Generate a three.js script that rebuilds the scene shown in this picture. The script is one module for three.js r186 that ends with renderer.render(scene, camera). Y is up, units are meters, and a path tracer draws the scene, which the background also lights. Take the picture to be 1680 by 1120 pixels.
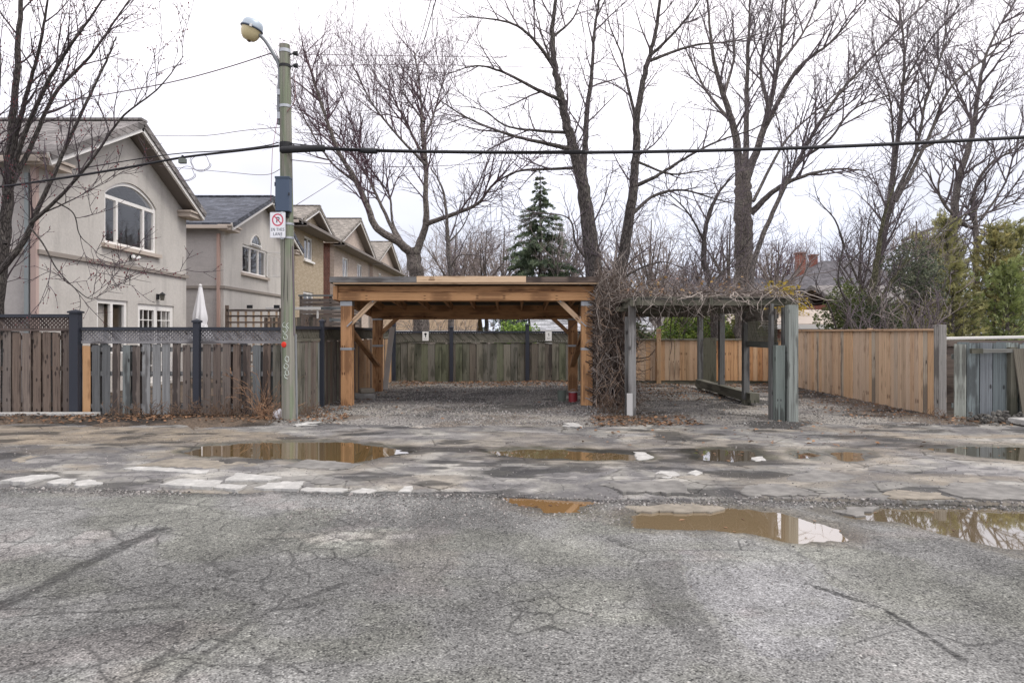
import * as THREE from 'three';
import { mergeGeometries } from 'three/addons/utils/BufferGeometryUtils.js';
import { RoundedBoxGeometry } from 'three/addons/geometries/RoundedBoxGeometry.js';

// ---------------------------------------------------------------- camera, sky, sun, exposure
const scene = new THREE.Scene();
const F = 1120, CX = 840, HY = 545, EYE = 1.65;           // focal length and horizon of the photograph, eye height
const camera = new THREE.PerspectiveCamera(2 * Math.atan(560 / F) * 180 / Math.PI, 1.5, 0.1, 600);
camera.position.set(0, EYE, 0);
camera.lookAt(0, EYE, -10);
camera.setViewOffset(1680, 1120, 0, 560 - HY, 1680, 1120); // level camera, lens shifted a little down
scene.add(camera);
const renderer = new THREE.WebGLRenderer({ antialias: true });
renderer.setSize(1024, 682);
renderer.toneMapping = THREE.LinearToneMapping;
renderer.toneMappingExposure = 1.42;
renderer.shadowMap.enabled = true;

// random numbers and noise
function rnd(seed) { let s = seed >>> 0; return () => { s = (s + 0x6d2b79f5) | 0; let t = Math.imul(s ^ (s >>> 15), 1 | s); t = (t + Math.imul(t ^ (t >>> 7), 61 | t)) ^ t; return ((t ^ (t >>> 14)) >>> 0) / 4294967296; }; }
const R0 = rnd(77);
const HT = new Float32Array(65536); { const r = rnd(5); for (let i = 0; i < 65536; i++) HT[i] = r(); }
const hsh = (x, y) => HT[((x * 374761393 + y * 668265263) ^ (x * 73856093 >> 7)) & 65535];
function vn(x, y) { const i = Math.floor(x), j = Math.floor(y); let f = x - i, g = y - j; f = f * f * (3 - 2 * f); g = g * g * (3 - 2 * g);
  const a = hsh(i, j), b = hsh(i + 1, j), c = hsh(i, j + 1), d = hsh(i + 1, j + 1); return a + (b - a) * f + (c - a) * g + (a - b - c + d) * f * g; }
function fbm(x, y, o = 4) { let s = 0, a = 0.5, n = 0; for (let k = 0; k < o; k++) { s += a * vn(x, y); n += a; a *= 0.5; x = x * 2.03 + 17.3; y = y * 2.01 + 9.7; } return s / n; }
const W = [0, 0, 0];
function worley(x, y) { const i = Math.floor(x), j = Math.floor(y); let a = 9, b = 9, id = 0;
  for (let v = -1; v < 2; v++) for (let u = -1; u < 2; u++) { const h1 = hsh(i + u, j + v), h2 = hsh(i + u + 811, j + v + 523), dx = i + u + h1 - x, dy = j + v + h2 - y, d = dx * dx + dy * dy;
    if (d < a) { b = a; a = d; id = h1 * 7.7 + h2; } else if (d < b) b = d; }
  W[0] = Math.sqrt(a); W[1] = Math.sqrt(b); W[2] = id - Math.floor(id); return W; }
const clamp = (x, a = 0, b = 1) => x < a ? a : x > b ? b : x, lerp = (a, b, t) => a + (b - a) * t;
const ss = (a, b, x) => { const t = clamp((x - a) / (b - a)); return t * t * (3 - 2 * t); };
const V = (x, y, z) => new THREE.Vector3(x, y, z);

// overcast sky: bright thin cloud, bluish grey low down
{
  const w = 1024, h = 512, data = new Float32Array(w * h * 4), hf = THREE.DataUtils;
  for (let j = 0; j < h; j++) { const el = ((j + 0.5) / h - 0.5) * Math.PI, y = Math.sin(el), c = Math.cos(el);
    for (let i = 0; i < w; i++) { const az = ((i + 0.5) / w - 0.5) * 2 * Math.PI, x = Math.cos(az) * c, z = Math.sin(az) * c, q = 1 / (Math.max(y, 0) + 0.16);
      const n = fbm(x * q * 1.3 + 20, z * q * 1.3 + 40, 5), n2 = fbm(x * q * 0.7 + 3, z * q * 0.7 + 70, 3), low = ss(0.42, 0.04, y);
      let L = 1.03 + (0.28 + 0.22 * low) * (n - 0.45) - 0.3 * low * (0.6 + n2), o = (j * w + i) * 4;
      let r = L * (1.005 - 0.14 * low), g = L * (0.965 - 0.05 * low), b = L * (1.015 + 0.05 * low);
      if (y < 0) { const k = 0.3; r = k; g = k; b = k * 0.98; }
      data[o] = r; data[o + 1] = g; data[o + 2] = b; data[o + 3] = 1; } }
  const sky = new THREE.DataTexture(data, w, h, THREE.RGBAFormat, THREE.FloatType);
  sky.mapping = THREE.EquirectangularReflectionMapping; sky.magFilter = THREE.LinearFilter; sky.minFilter = THREE.LinearFilter; sky.wrapS = THREE.RepeatWrapping; sky.needsUpdate = true;
  scene.background = sky; scene.environment = sky;
}
const sun = new THREE.DirectionalLight(0xfffaf2, 1.35);
sun.position.set(30, 46, -2); sun.target.position.set(0, 0, -14);
sun.castShadow = true; sun.shadow.radius = 34; sun.shadow.mapSize.set(2048, 2048);
Object.assign(sun.shadow.camera, { left: -35, right: 35, top: 35, bottom: -35, near: 1, far: 150 });
scene.add(sun, sun.target);

// ---------------------------------------------------------------- helpers
const P = (x, y, d) => V((x - CX) * d / F, EYE - (y - HY) * d / F, -d);       // a place d metres into the scene
const G = (x, y) => { const d = F * EYE / (y - HY); return [(x - CX) * d / F, d]; }; // a place on the ground: x, depth
const used = {};
function numbered(n) { used[n] = (used[n] ?? -1) + 1; return used[n] ? n + '_' + String(used[n]).padStart(3, '0') : n; }
function tag(o, label, category, group, kind) { if (label) o.userData.label = label; if (category) o.userData.category = category; if (group) o.userData.group = group; if (kind) o.userData.kind = kind; return o; }
function thing(name, label, category, pos = [0, 0, 0], turn = 0, group) { const o = new THREE.Group(); o.name = numbered(name); o.position.set(...pos); o.rotation.y = turn; scene.add(o); return tag(o, label, category, group); }
function part(name, geo, m, parent, pos, rot) { const o = new THREE.Mesh(geo, m); o.name = parent === scene ? numbered(name) : name; o.castShadow = o.receiveShadow = true; if (pos) o.position.set(...pos); if (rot) o.rotation.set(...rot); parent.add(o); return o; }
const M4 = () => new THREE.Matrix4();
// box with uv in metres, v along its longest side
let uvSeed = 0;
function box(w, h, d, cx = 0, cy = 0, cz = 0, chamfer = 0) {
  const g0 = chamfer ? new RoundedBoxGeometry(w, h, d, 1, chamfer) : new THREE.BoxGeometry(w, h, d), g = g0.index ? g0.toNonIndexed() : g0, p = g.attributes.position, n = g.attributes.normal, u = g.attributes.uv, dim = [w, h, d];
  const ou = hsh(++uvSeed, 3) * 3, ov = hsh(uvSeed, 9) * 3;
  for (let i = 0; i < p.count; i++) { const N = [Math.abs(n.getX(i)), Math.abs(n.getY(i)), Math.abs(n.getZ(i))], q = [p.getX(i), p.getY(i), p.getZ(i)], k = N[0] > N[1] && N[0] > N[2] ? 0 : N[1] > N[2] ? 1 : 2;
    let [a, b] = [0, 1, 2].filter((e) => e !== k); if (dim[a] > dim[b]) [a, b] = [b, a]; u.setXY(i, q[a] + ou + k * 0.37, q[b] + ov); }
  g.translate(cx, cy, cz); return g;
}
// a bar of section w x h from a to b
function bar(a, b, w, h, up = V(0, 1, 0)) { const L = a.distanceTo(b), g = box(w, h, L), m = M4(), z = b.clone().sub(a).normalize(), x = up.clone().cross(z).normalize(), y = z.clone().cross(x); m.makeBasis(x, y, z); m.setPosition(a.clone().add(b).multiplyScalar(0.5)); g.applyMatrix4(m); return g; }
const merge = (l) => mergeGeometries(l.map((g) => { const q = g.index ? g.toNonIndexed() : g; for (const k of Object.keys(q.attributes)) if (!['position', 'normal', 'uv'].includes(k)) q.deleteAttribute(k); return q; }));
// planar uv in metres for shapes and extrusions: by the way each face points
function boxUV(g, s = 1) { const q = g.index ? g.toNonIndexed() : g; q.computeVertexNormals(); const p = q.attributes.position, n = q.attributes.normal, u = new Float32Array(p.count * 2);
  for (let i = 0; i < p.count; i++) { const a = Math.abs(n.getX(i)), b = Math.abs(n.getY(i)), c = Math.abs(n.getZ(i)); let U, Vv; if (a > b && a > c) { U = p.getZ(i); Vv = p.getY(i); } else if (b > c) { U = p.getX(i); Vv = p.getZ(i); } else { U = p.getX(i); Vv = p.getY(i); } u[2 * i] = U * s; u[2 * i + 1] = Vv * s; }
  q.setAttribute('uv', new THREE.BufferAttribute(u, 2)); return q; }
// tubes
class Tubes {
  constructor() { this.p = []; this.n = []; this.u = []; this.i = []; }
  add(pts, ra, rb, sides = 6, pw = 1) {
    const N = pts.length, base = this.p.length / 3; let px = 0, py = 0, pz = 0, len = 0;
    for (let k = 0; k < N; k++) { const a = pts[Math.max(k - 1, 0)], b = pts[Math.min(k + 1, N - 1)], c = pts[k]; let tx = b.x - a.x, ty = b.y - a.y, tz = b.z - a.z, l = Math.hypot(tx, ty, tz) || 1; tx /= l; ty /= l; tz /= l;
      if (k === 0) { if (Math.abs(ty) < 0.9) { px = tz; py = 0; pz = -tx; } else { px = 0; py = -tz; pz = ty; } } else len += c.distanceTo(pts[k - 1]);
      const dt = px * tx + py * ty + pz * tz; px -= dt * tx; py -= dt * ty; pz -= dt * tz; l = Math.hypot(px, py, pz) || 1; px /= l; py /= l; pz /= l;
      const qx = ty * pz - tz * py, qy = tz * px - tx * pz, qz = tx * py - ty * px, t = k / (N - 1), r = typeof ra === 'function' ? ra(t) : ra + (rb - ra) * Math.pow(t, pw);
      for (let s = 0; s <= sides; s++) { const A = s / sides * 6.2832, co = Math.cos(A), si = Math.sin(A), nx = px * co + qx * si, ny = py * co + qy * si, nz = pz * co + qz * si; this.p.push(c.x + nx * r, c.y + ny * r, c.z + nz * r); this.n.push(nx, ny, nz); this.u.push(s / sides * Math.max(0.06, r * 6.28), len); } }
    for (let k = 0; k < N - 1; k++) for (let s = 0; s < sides; s++) { const a = base + k * (sides + 1) + s, b = a + sides + 1; this.i.push(a, a + 1, b, b, a + 1, b + 1); }
    return this;
  }
  geo() { const g = new THREE.BufferGeometry(); g.setAttribute('position', new THREE.Float32BufferAttribute(this.p, 3)); g.setAttribute('normal', new THREE.Float32BufferAttribute(this.n, 3)); g.setAttribute('uv', new THREE.Float32BufferAttribute(this.u, 2)); g.setIndex(this.i); return g; }
  get empty() { return !this.i.length; }
}
const tubeG = (pts, r, sides = 6, rb = r) => new Tubes().add(pts, r, rb, sides).geo();
const spline = (pts, n) => new THREE.CatmullRomCurve3(pts, false, 'centripetal').getPoints(n);

// ---------------------------------------------------------------- textures and materials
function tex(w, h, fn, srgb = true, rx = 1, ry = 1, wrap = THREE.MirroredRepeatWrapping) { const d = new Uint8Array(w * h * 4), o = [0, 0, 0]; for (let j = 0; j < h; j++) for (let i = 0; i < w; i++) { fn(i / w, j / h, o, i, j); const k = (j * w + i) * 4; d[k] = clamp(o[0], 0, 255); d[k + 1] = clamp(o[1], 0, 255); d[k + 2] = clamp(o[2], 0, 255); d[k + 3] = 255; }
  const t = new THREE.DataTexture(d, w, h, THREE.RGBAFormat); if (srgb) t.colorSpace = THREE.SRGBColorSpace; t.wrapS = t.wrapT = wrap; t.magFilter = THREE.LinearFilter; t.minFilter = THREE.LinearMipmapLinearFilter; t.generateMipmaps = true; t.repeat.set(rx, ry); t.needsUpdate = true; return t; }
function pair(w, h, fn, rx = 1, ry = 1, wrap = THREE.MirroredRepeatWrapping) { const hh = new Float32Array(w * h); const map = tex(w, h, (u, v, o, i, j) => { hh[j * w + i] = fn(u, v, o, i, j); }, true, rx, ry, wrap), bump = tex(w, h, (u, v, o, i, j) => { o[0] = o[1] = o[2] = hh[j * w + i] * 255; }, false, rx, ry, wrap); return { map, bumpMap: bump }; }
const std = (o) => new THREE.MeshStandardMaterial({ roughness: 0.9, ...o });
const col = (r, g, b) => new THREE.Color().setRGB(r / 255, g / 255, b / 255, THREE.SRGBColorSpace);
// wood, 0.5 m x 2 m: long grain streaks, rings, knots, stains
function wood(seed, A, B, C, knots = 5, stain = 0.35) { const r = rnd(seed), kn = []; for (let k = 0; k < knots; k++) kn.push([r(), r(), 0.01 + r() * 0.012]);
  return pair(256, 512, (u, v, o, i, j) => { const x = u * 0.5, y = v * 2; let warp = 0, kd = 0; for (const k of kn) { const dx = x - k[0] * 0.5, dy = (y - k[1] * 2) * 0.4, d = Math.hypot(dx, dy); warp += 0.02 * Math.exp(-d * d / 0.0006) * Math.sign(dx || 1); kd = Math.max(kd, 1 - ss(k[2] * 0.6, k[2] * 1.2, d)); }
    const X = x + warp, g1 = fbm(X * 90 + seed, y * 1.4, 3), g2 = fbm(X * 340 + seed, y * 5 + 7, 2), board = fbm(X * 14 + seed * 3, y * 0.5, 2), st = ss(0.5, 0.72, fbm(x * 9 + seed * 7, y * 2.2, 4)) * stain, f = clamp(0.55 * g1 + 0.25 * g2 + 0.4 * board - 0.12), dark = ss(0.62, 0.8, g1 * 0.6 + g2 * 0.4);
    for (let c = 0; c < 3; c++) { let q = lerp(A[c], B[c], f); q = lerp(q, C[c], clamp(dark * 0.7 + st + kd * 0.85)); o[c] = q + (hsh(i + seed, j) - 0.5) * 14; }
    return clamp(0.75 - 0.5 * dark - 0.2 * g2 - kd * 0.2); }, 2, 0.5); }
const TX = {
  grey: wood(11, [146, 136, 126], [88, 80, 76], [44, 38, 37], 5, 0.6),
  silver: wood(12, [172, 171, 167], [108, 107, 106], [62, 58, 56], 5, 0.5),
  dark: wood(13, [132, 129, 119], [92, 89, 80], [50, 51, 41], 4, 0.5),
  cedar: wood(14, [218, 194, 166], [180, 153, 127], [118, 94, 74], 6, 0.45),
  fir: wood(15, [212, 168, 126], [170, 124, 84], [98, 68, 46], 8, 0.5),
};
const WM = (t, c = [1, 1, 1], b = 0.004, r = 0.88) => std({ map: t.map, bumpMap: t.bumpMap, bumpScale: b, roughness: r, color: new THREE.Color().setRGB(...c) });
const mGrey = [WM(TX.grey), WM(TX.grey, [0.82, 0.78, 0.76]), WM(TX.grey, [1.0, 0.9, 0.82]), WM(TX.silver, [0.8, 0.86, 0.9]), WM(TX.silver, [0.62, 0.68, 0.72]), WM(TX.grey, [1.25, 1.2, 1.15])];
const mBlue = [WM(TX.silver, [0.78, 0.84, 0.88]), WM(TX.silver, [0.98, 1.02, 1.06]), WM(TX.silver, [0.62, 0.7, 0.72]), WM(TX.silver, [0.5, 0.53, 0.56]), WM(TX.grey, [0.9, 0.9, 0.92]), WM(TX.silver, [0.95, 0.96, 0.95])];
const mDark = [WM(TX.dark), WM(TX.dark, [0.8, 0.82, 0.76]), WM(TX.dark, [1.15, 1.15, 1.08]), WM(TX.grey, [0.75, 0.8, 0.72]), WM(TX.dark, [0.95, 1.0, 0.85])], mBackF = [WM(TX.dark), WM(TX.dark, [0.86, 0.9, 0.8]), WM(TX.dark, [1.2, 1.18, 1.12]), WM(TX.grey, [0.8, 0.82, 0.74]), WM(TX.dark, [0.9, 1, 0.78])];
const mCedar = [WM(TX.cedar), WM(TX.cedar, [0.95, 0.88, 0.82]), WM(TX.cedar, [1.05, 0.94, 0.8]), WM(TX.cedar, [0.84, 0.84, 0.84]), WM(TX.cedar, [0.98, 1, 1.04]), WM(TX.cedar, [1.1, 1.06, 1.0]), WM(TX.cedar, [1.02, 1.04, 1.08]), WM(TX.silver, [1.6, 1.38, 1.12]), WM(TX.cedar, [0.86, 0.92, 1.0])];
const mCedarB = [WM(TX.cedar, [0.82, 0.7, 0.56]), WM(TX.cedar, [0.95, 0.76, 0.56]), WM(TX.cedar, [0.75, 0.68, 0.58]), WM(TX.fir, [0.95, 0.9, 0.82])];
const mTeal = [WM(TX.silver, [0.74, 0.9, 0.88]), WM(TX.silver, [0.9, 1.04, 1.02]), WM(TX.silver, [0.62, 0.74, 0.78]), WM(TX.silver, [1, 1.08, 1.0]), WM(TX.silver, [0.7, 0.78, 0.86])];
const mFir = [WM(TX.fir), WM(TX.fir, [0.92, 0.9, 0.88]), WM(TX.fir, [1.1, 1.12, 1.1])], mFirDark = WM(TX.fir, [0.96, 0.94, 0.92]), mFirPale = WM(TX.cedar, [1.12, 1.1, 1.05]), mFirDeep = WM(TX.fir, [0.9, 0.9, 0.9]);
const mPostDark = std({ color: col(44, 48, 58), roughness: 0.6 }), mMetal = std({ color: col(178, 182, 186), metalness: 0.7, roughness: 0.45 }), mBlack = std({ color: col(34, 35, 38), roughness: 0.7 }), mWhite = std({ color: col(222, 222, 220), roughness: 0.6 }), mWhiteOld = std({ color: col(205, 204, 200), roughness: 0.8 });
const mLattice = [WM(TX.grey, [0.66, 0.6, 0.6]), WM(TX.silver, [0.85, 0.85, 0.92]), WM(TX.dark, [0.9, 0.9, 0.86])];
const barkTex = pair(256, 512, (u, v, o, i, j) => { const x = u * 0.6, y = v * 1.2, w = worley(x * 34 + fbm(x * 20, y * 8, 2) * 1.5, y * 7), c = ss(0.02, 0.35, w[1] - w[0]), n = fbm(x * 60, y * 30, 3), lich = ss(0.62, 0.72, fbm(x * 9 + 50, y * 6, 4)); const q = lerp(62, 138, clamp(c * 0.75 + n * 0.35)); o[0] = lerp(q, 150, lich * 0.4); o[1] = lerp(q * 0.955, 152, lich * 0.4); o[2] = lerp(q * 0.92, 138, lich * 0.4); return clamp(c * 0.8 + n * 0.2); }, 1 / 0.6, 1 / 1.2);
const bark = (c) => std({ ...barkTex, bumpScale: 0.02, roughness: 0.95, color: new THREE.Color().setRGB(...c) });
const mBark = bark([1.0, 0.97, 0.97]), mBarkDark = bark([0.45, 0.43, 0.43]), mBarkPale = bark([1.05, 1, 0.97]), mBarkMoss = bark([0.66, 0.7, 0.45]);
const mTwig = std({ color: col(104, 95, 99) }), mTwigDark = std({ color: col(76, 66, 71) }), mTwigPale = std({ color: col(150, 140, 136) }), mVine = std({ color: col(164, 154, 146) }), mVineDark = std({ color: col(98, 88, 82) }), mTwigRed = std({ color: col(96, 76, 84) }), mBud = std({ color: col(112, 62, 66) });
const stuccoTex = pair(512, 512, (u, v, o, i, j) => { const x = u * 3, y = v * 3, n = fbm(x * 26, y * 26, 3), big = fbm(x * 0.9 + 5, y * 0.9, 4), st = ss(0.52, 0.75, fbm(x * 5, y * 0.7 + 30, 4)); const k = 1 + 0.12 * (big - 0.5) - 0.045 * st + 0.08 * (n - 0.5); o[0] = 196 * k; o[1] = 192 * k; o[2] = 186 * k; return clamp(n * 0.7 + 0.3 * hsh(i, j)); }, 1 / 3, 1 / 3);
const mStucco = std({ ...stuccoTex, bumpScale: 0.004, roughness: 0.95 }), mStuccoGreyShade = std({ ...stuccoTex, bumpScale: 0.004, roughness: 0.95, color: new THREE.Color(0.86, 0.85, 0.87) }), mBand = std({ color: col(150, 142, 134) }), mTrim = std({ color: col(238, 236, 232), roughness: 0.6 }), mTrimTan = std({ color: col(190, 178, 166), roughness: 0.7 }), mSoffit = std({ color: col(120, 112, 106), roughness: 0.7 });  // darker stucco copy: shade of the camera-facing side walls put into its colour
function brickTex(A, B, mortar, seed) { return pair(512, 512, (u, v, o, i, j) => { const y = v * 16, row = Math.floor(y), x = u * 6 + (row % 2) * 0.5, c = Math.floor(x), fx = x - c, fy = y - row, m = fx < 0.05 || fy < 0.14 ? 1 : 0, t = hsh(c + seed, row + seed * 3), n = fbm(u * 60, v * 60, 3), k = 0.86 + 0.28 * n; for (let q = 0; q < 3; q++) o[q] = m ? mortar[q] * k : lerp(A[q], B[q], t) * k; return m ? 0.2 : 0.7 + 0.3 * n; }, 1 / 1.3, 1 / 1.2, THREE.RepeatWrapping); }
const mBrickY = std({ ...brickTex([184, 170, 148], [164, 148, 124], [186, 172, 150], 3), bumpScale: 0.006 }), mBrickBrown = std({ ...brickTex([142, 96, 82], [112, 74, 66], [150, 136, 128], 8), bumpScale: 0.006 }), mBrickPink = std({ ...brickTex([194, 180, 170], [178, 162, 150], [190, 176, 160], 5), bumpScale: 0.006 }), mBrickRed = std({ ...brickTex([150, 84, 66], [120, 62, 52], [150, 136, 124], 9), bumpScale: 0.006 });
function shingleTex(c, seed) { return pair(512, 512, (u, v, o, i, j) => { const y = v * 14, row = Math.floor(y), x = u * 10 + hsh(row, seed) * 3, cc = Math.floor(x), fx = x - cc, fy = y - row, t = hsh(cc + seed * 7, row + 5), n = hsh(i + seed, j), g = (fx < 0.05 || fy < 0.1) ? 0.72 : 1, k = (0.8 + 0.35 * t) * g * (0.85 + 0.3 * n) * (0.85 + 0.3 * fbm(u * 5, v * 5, 3)); for (let q = 0; q < 3; q++) o[q] = c[q] * k; return (1 - fy) * 0.7 + 0.3 * n; }, 1 / 2.4, 1 / 2, THREE.RepeatWrapping); }
const mShBlue = std({ ...shingleTex([90, 94, 103], 2), bumpScale: 0.012 }), mShGrey = std({ ...shingleTex([128, 124, 122], 4), bumpScale: 0.012 }), mShTan = std({ ...shingleTex([138, 132, 124], 6), bumpScale: 0.012 }), mShPale = std({ ...shingleTex([172, 174, 178], 7), bumpScale: 0.012 });
const mGlass = new THREE.MeshPhysicalMaterial({ color: 0xffffff, transmission: 1, thickness: 0, roughness: 0.02, ior: 1.75 });
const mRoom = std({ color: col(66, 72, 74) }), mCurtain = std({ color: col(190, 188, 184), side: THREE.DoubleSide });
const mCable = std({ color: col(28, 28, 34), roughness: 0.6 }), mWire = std({ color: col(112, 100, 108), roughness: 0.7 });

// ---------------------------------------------------------------- ground
const pts2 = (l) => l.map(([x, y]) => G(x, y));
const PUD = [
  { base: 'pave', label: 'long brown puddle mirroring the slatted fence, near the utility pole', c: [0.17, 0.115, 0.05], px: [[296, 746], [345, 734], [430, 729], [560, 728], [650, 739], [668, 746], [610, 757], [560, 769], [480, 757], [330, 753]] },
  { base: 'pave', label: 'narrow tan puddle in front of the carport', c: [0.2, 0.14, 0.07], px: [[796, 744], [870, 739], [960, 744], [1050, 749], [1064, 758], [950, 759], [830, 752]] },
  { base: 'pave', label: 'small dark puddle in front of the vine covered pergola', c: [0.1, 0.08, 0.05], px: [[1132, 745], [1180, 740], [1235, 744], [1254, 757], [1200, 761], [1150, 757]] },
  { base: 'pave', label: 'tiny round dark puddle between two small ones', c: [0.1, 0.08, 0.05], px: [[1300, 748], [1325, 745], [1344, 750], [1334, 757], [1308, 755]] },
  { base: 'pave', label: 'small dark puddle right of the pergola posts', c: [0.11, 0.085, 0.045], px: [[1362, 746], [1392, 743], [1424, 746], [1415, 758], [1390, 761]] },
  { base: 'pave', label: 'long dark puddle by the teal fence at the far right', c: [0.1, 0.09, 0.06], px: [[1520, 739], [1600, 735], [1720, 738], [1760, 760], [1690, 761], [1580, 750]] },
  { base: 'road', label: 'small orange mud puddle beside the pothole', c: [0.27, 0.16, 0.07], px: [[838, 820], [868, 815], [905, 817], [962, 823], [954, 838], [890, 839]] },
  { base: 'road', label: 'wide tan puddle with sky reflection in the middle of the lane edge', c: [0.21, 0.155, 0.09], px: [[1026, 842], [1090, 832], [1190, 829], [1262, 836], [1310, 848], [1384, 868], [1382, 884], [1300, 884], [1200, 869], [1050, 862]] },
  { base: 'road', label: 'large brown puddle with tree reflections at the right edge', c: [0.15, 0.115, 0.065], px: [[1360, 838], [1440, 829], [1560, 832], [1700, 836], [1760, 860], [1740, 905], [1650, 900], [1560, 872], [1480, 854], [1400, 849]] },
];
for (const p of PUD) { p.poly = pts2(p.px); const xs = p.poly.map((q) => q[0]), ds = p.poly.map((q) => q[1]); p.bb = [Math.min(...xs) - 0.6, Math.max(...xs) + 0.6, Math.min(...ds) - 0.6, Math.max(...ds) + 0.6]; }
function sdPoly(poly, x, y) { let d = 1e9, s = 1; for (let i = 0, j = poly.length - 1; i < poly.length; j = i++) { const [ax, ay] = poly[i], [bx, by] = poly[j], ex = bx - ax, ey = by - ay, wx = x - ax, wy = y - ay, t = clamp((wx * ex + wy * ey) / (ex * ex + ey * ey)), dx = wx - ex * t, dy = wy - ey * t; d = Math.min(d, dx * dx + dy * dy); if ((ay > y) !== (by > y) && x < (bx - ax) * (y - ay) / (by - ay) + ax) s = -s; } return s * Math.sqrt(d); }
function pudSD(x, d, base) { let m = 9; for (const p of PUD) if ((!base || p.base === base) && x > p.bb[0] && x < p.bb[1] && d > p.bb[2] && d < p.bb[3]) m = Math.min(m, sdPoly(p.poly, x, d)); return m; }
function segD(line, x, y) { let d = 1e9; for (let i = 1; i < line.length; i++) { const [ax, ay] = line[i - 1], [bx, by] = line[i], ex = bx - ax, ey = by - ay, t = clamp(((x - ax) * ex + (y - ay) * ey) / (ex * ex + ey * ey)); d = Math.min(d, Math.hypot(x - ax - ex * t, y - ay - ey * t)); } return d; }
const wob = (x, d) => (fbm(x * 3.1 + 9, d * 3.1, 3) - 0.5) * 0.3 + (fbm(x * 13, d * 13 + 5, 2) - 0.5) * 0.1;
const dipOf = (s) => -0.05 * ss(0.12, -0.2, s);
// where the broken concrete ends and the asphalt lane begins
const EDGE = pts2([[-700, 792], [-100, 797], [200, 806], [560, 811], [800, 813], [1000, 821], [1340, 823], [1680, 830], [2400, 838]]);
const edgeD = (x) => { let k = 1; while (k < EDGE.length - 1 && EDGE[k][0] < x) k++; const [a, b] = [EDGE[k - 1], EDGE[k]]; return lerp(a[1], b[1], clamp((x - a[0]) / (b[0] - a[0]))) + (vn(x * 2.2, 3.3) - 0.5) * 0.1 + (vn(x * 9, 8.8) - 0.5) * 0.05; };
const hole = pts2([[815, 812], [880, 808], [1010, 816], [970, 826], [850, 826]]);
function roadH(x, d) { let s = pudSD(x, d, 'road') + wob(x, d) * 0.75, h = (fbm(x * 0.6, d * 0.6, 3) - 0.5) * 0.03 * ss(0, 0.7, s) + (fbm(x * 7, d * 7, 3) - 0.5) * 0.012; if (s < 0.2) h += dipOf(s); if (x > -1 && x < 2 && d > 6) h -= 0.025 * ss(0.1, -0.1, sdPoly(hole, x, d) + wob(x, d) * 0.5); return h; }
function paveH(x, d) { const s = pudSD(x, d, 'pave') + wob(x, d) * 0.8; let h = 0.045 + (fbm(x * 0.7 + 40, d * 0.7, 3) - 0.5) * 0.025 * ss(0, 0.6, s) + (fbm(x * 6, d * 6, 3) - 0.5) * 0.012; worley(x * 1.1 + 4, d * 1.5); h -= 0.008 * ss(0.05, 0.0, W[1] - W[0]) - (W[2] - 0.5) * 0.008 * ss(0, 0.5, s); h -= 0.043 * ss(0.55, 0.0, d - edgeD(x)) * lerp(0.45, 1, ss(2.6, 1.2, x)); if (s < 0.2) h += dipOf(s); return h; }
function yardH(x, d) { const e = d - 11.75 + (fbm(x * 1.3, d * 1.3 + 60, 3) - 0.5) * 1.2; return -0.01 + 0.09 * ss(-0.5, 0.45, e) + 0.04 * ss(0, 9, d - 12) + (fbm(x * 0.9, d * 0.9, 3) - 0.5) * 0.05 + (fbm(x * 9, d * 9, 2) - 0.5) * 0.02; }
function groundY(x, d) { return d > 10.6 ? Math.max(yardH(x, d), d < 12.6 ? paveH(x, d) : -1) : d > edgeD(x) ? paveH(x, d) : roadH(x, d); }

// asphalt lane in the foreground
const crackA = pts2([[-60, 1018], [60, 965], [180, 905], [260, 868]]), crackB = pts2([[560, 960], [420, 1010], [330, 1080], [280, 1130]]), crackC = pts2([[1330, 960], [1450, 1000], [1530, 1050], [1580, 1085]]), crackE = pts2([[860, 1130], [900, 1060], [940, 1010]]), crackF = pts2([[290, 1025], [285, 1060], [240, 1100], [215, 1130]]);
const patchL = pts2([[1112, 905], [1300, 895], [1400, 990], [1360, 1085], [1240, 1080], [1140, 985]]), patchD = pts2([[1040, 925], [1112, 915], [1130, 970], [1200, 1068], [1150, 1078], [1060, 1000]]);
const ROADX = 6.6, RD0 = 1.2, RD1 = 7.6;
const roadRough = tex(1024, 512, (u, v, o) => { const x = (u * 2 - 1) * ROADX, d = RD0 + v * (RD1 - RD0), wv = (fbm(x * 6, d * 6, 3) - 0.5) * 0.3, wet = ss(0.3, 0.02, pudSD(x, d, 'road') + wv); o[0] = o[1] = o[2] = 255 * (0.9 - 0.55 * wet); }, false, 1, 1);
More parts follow.
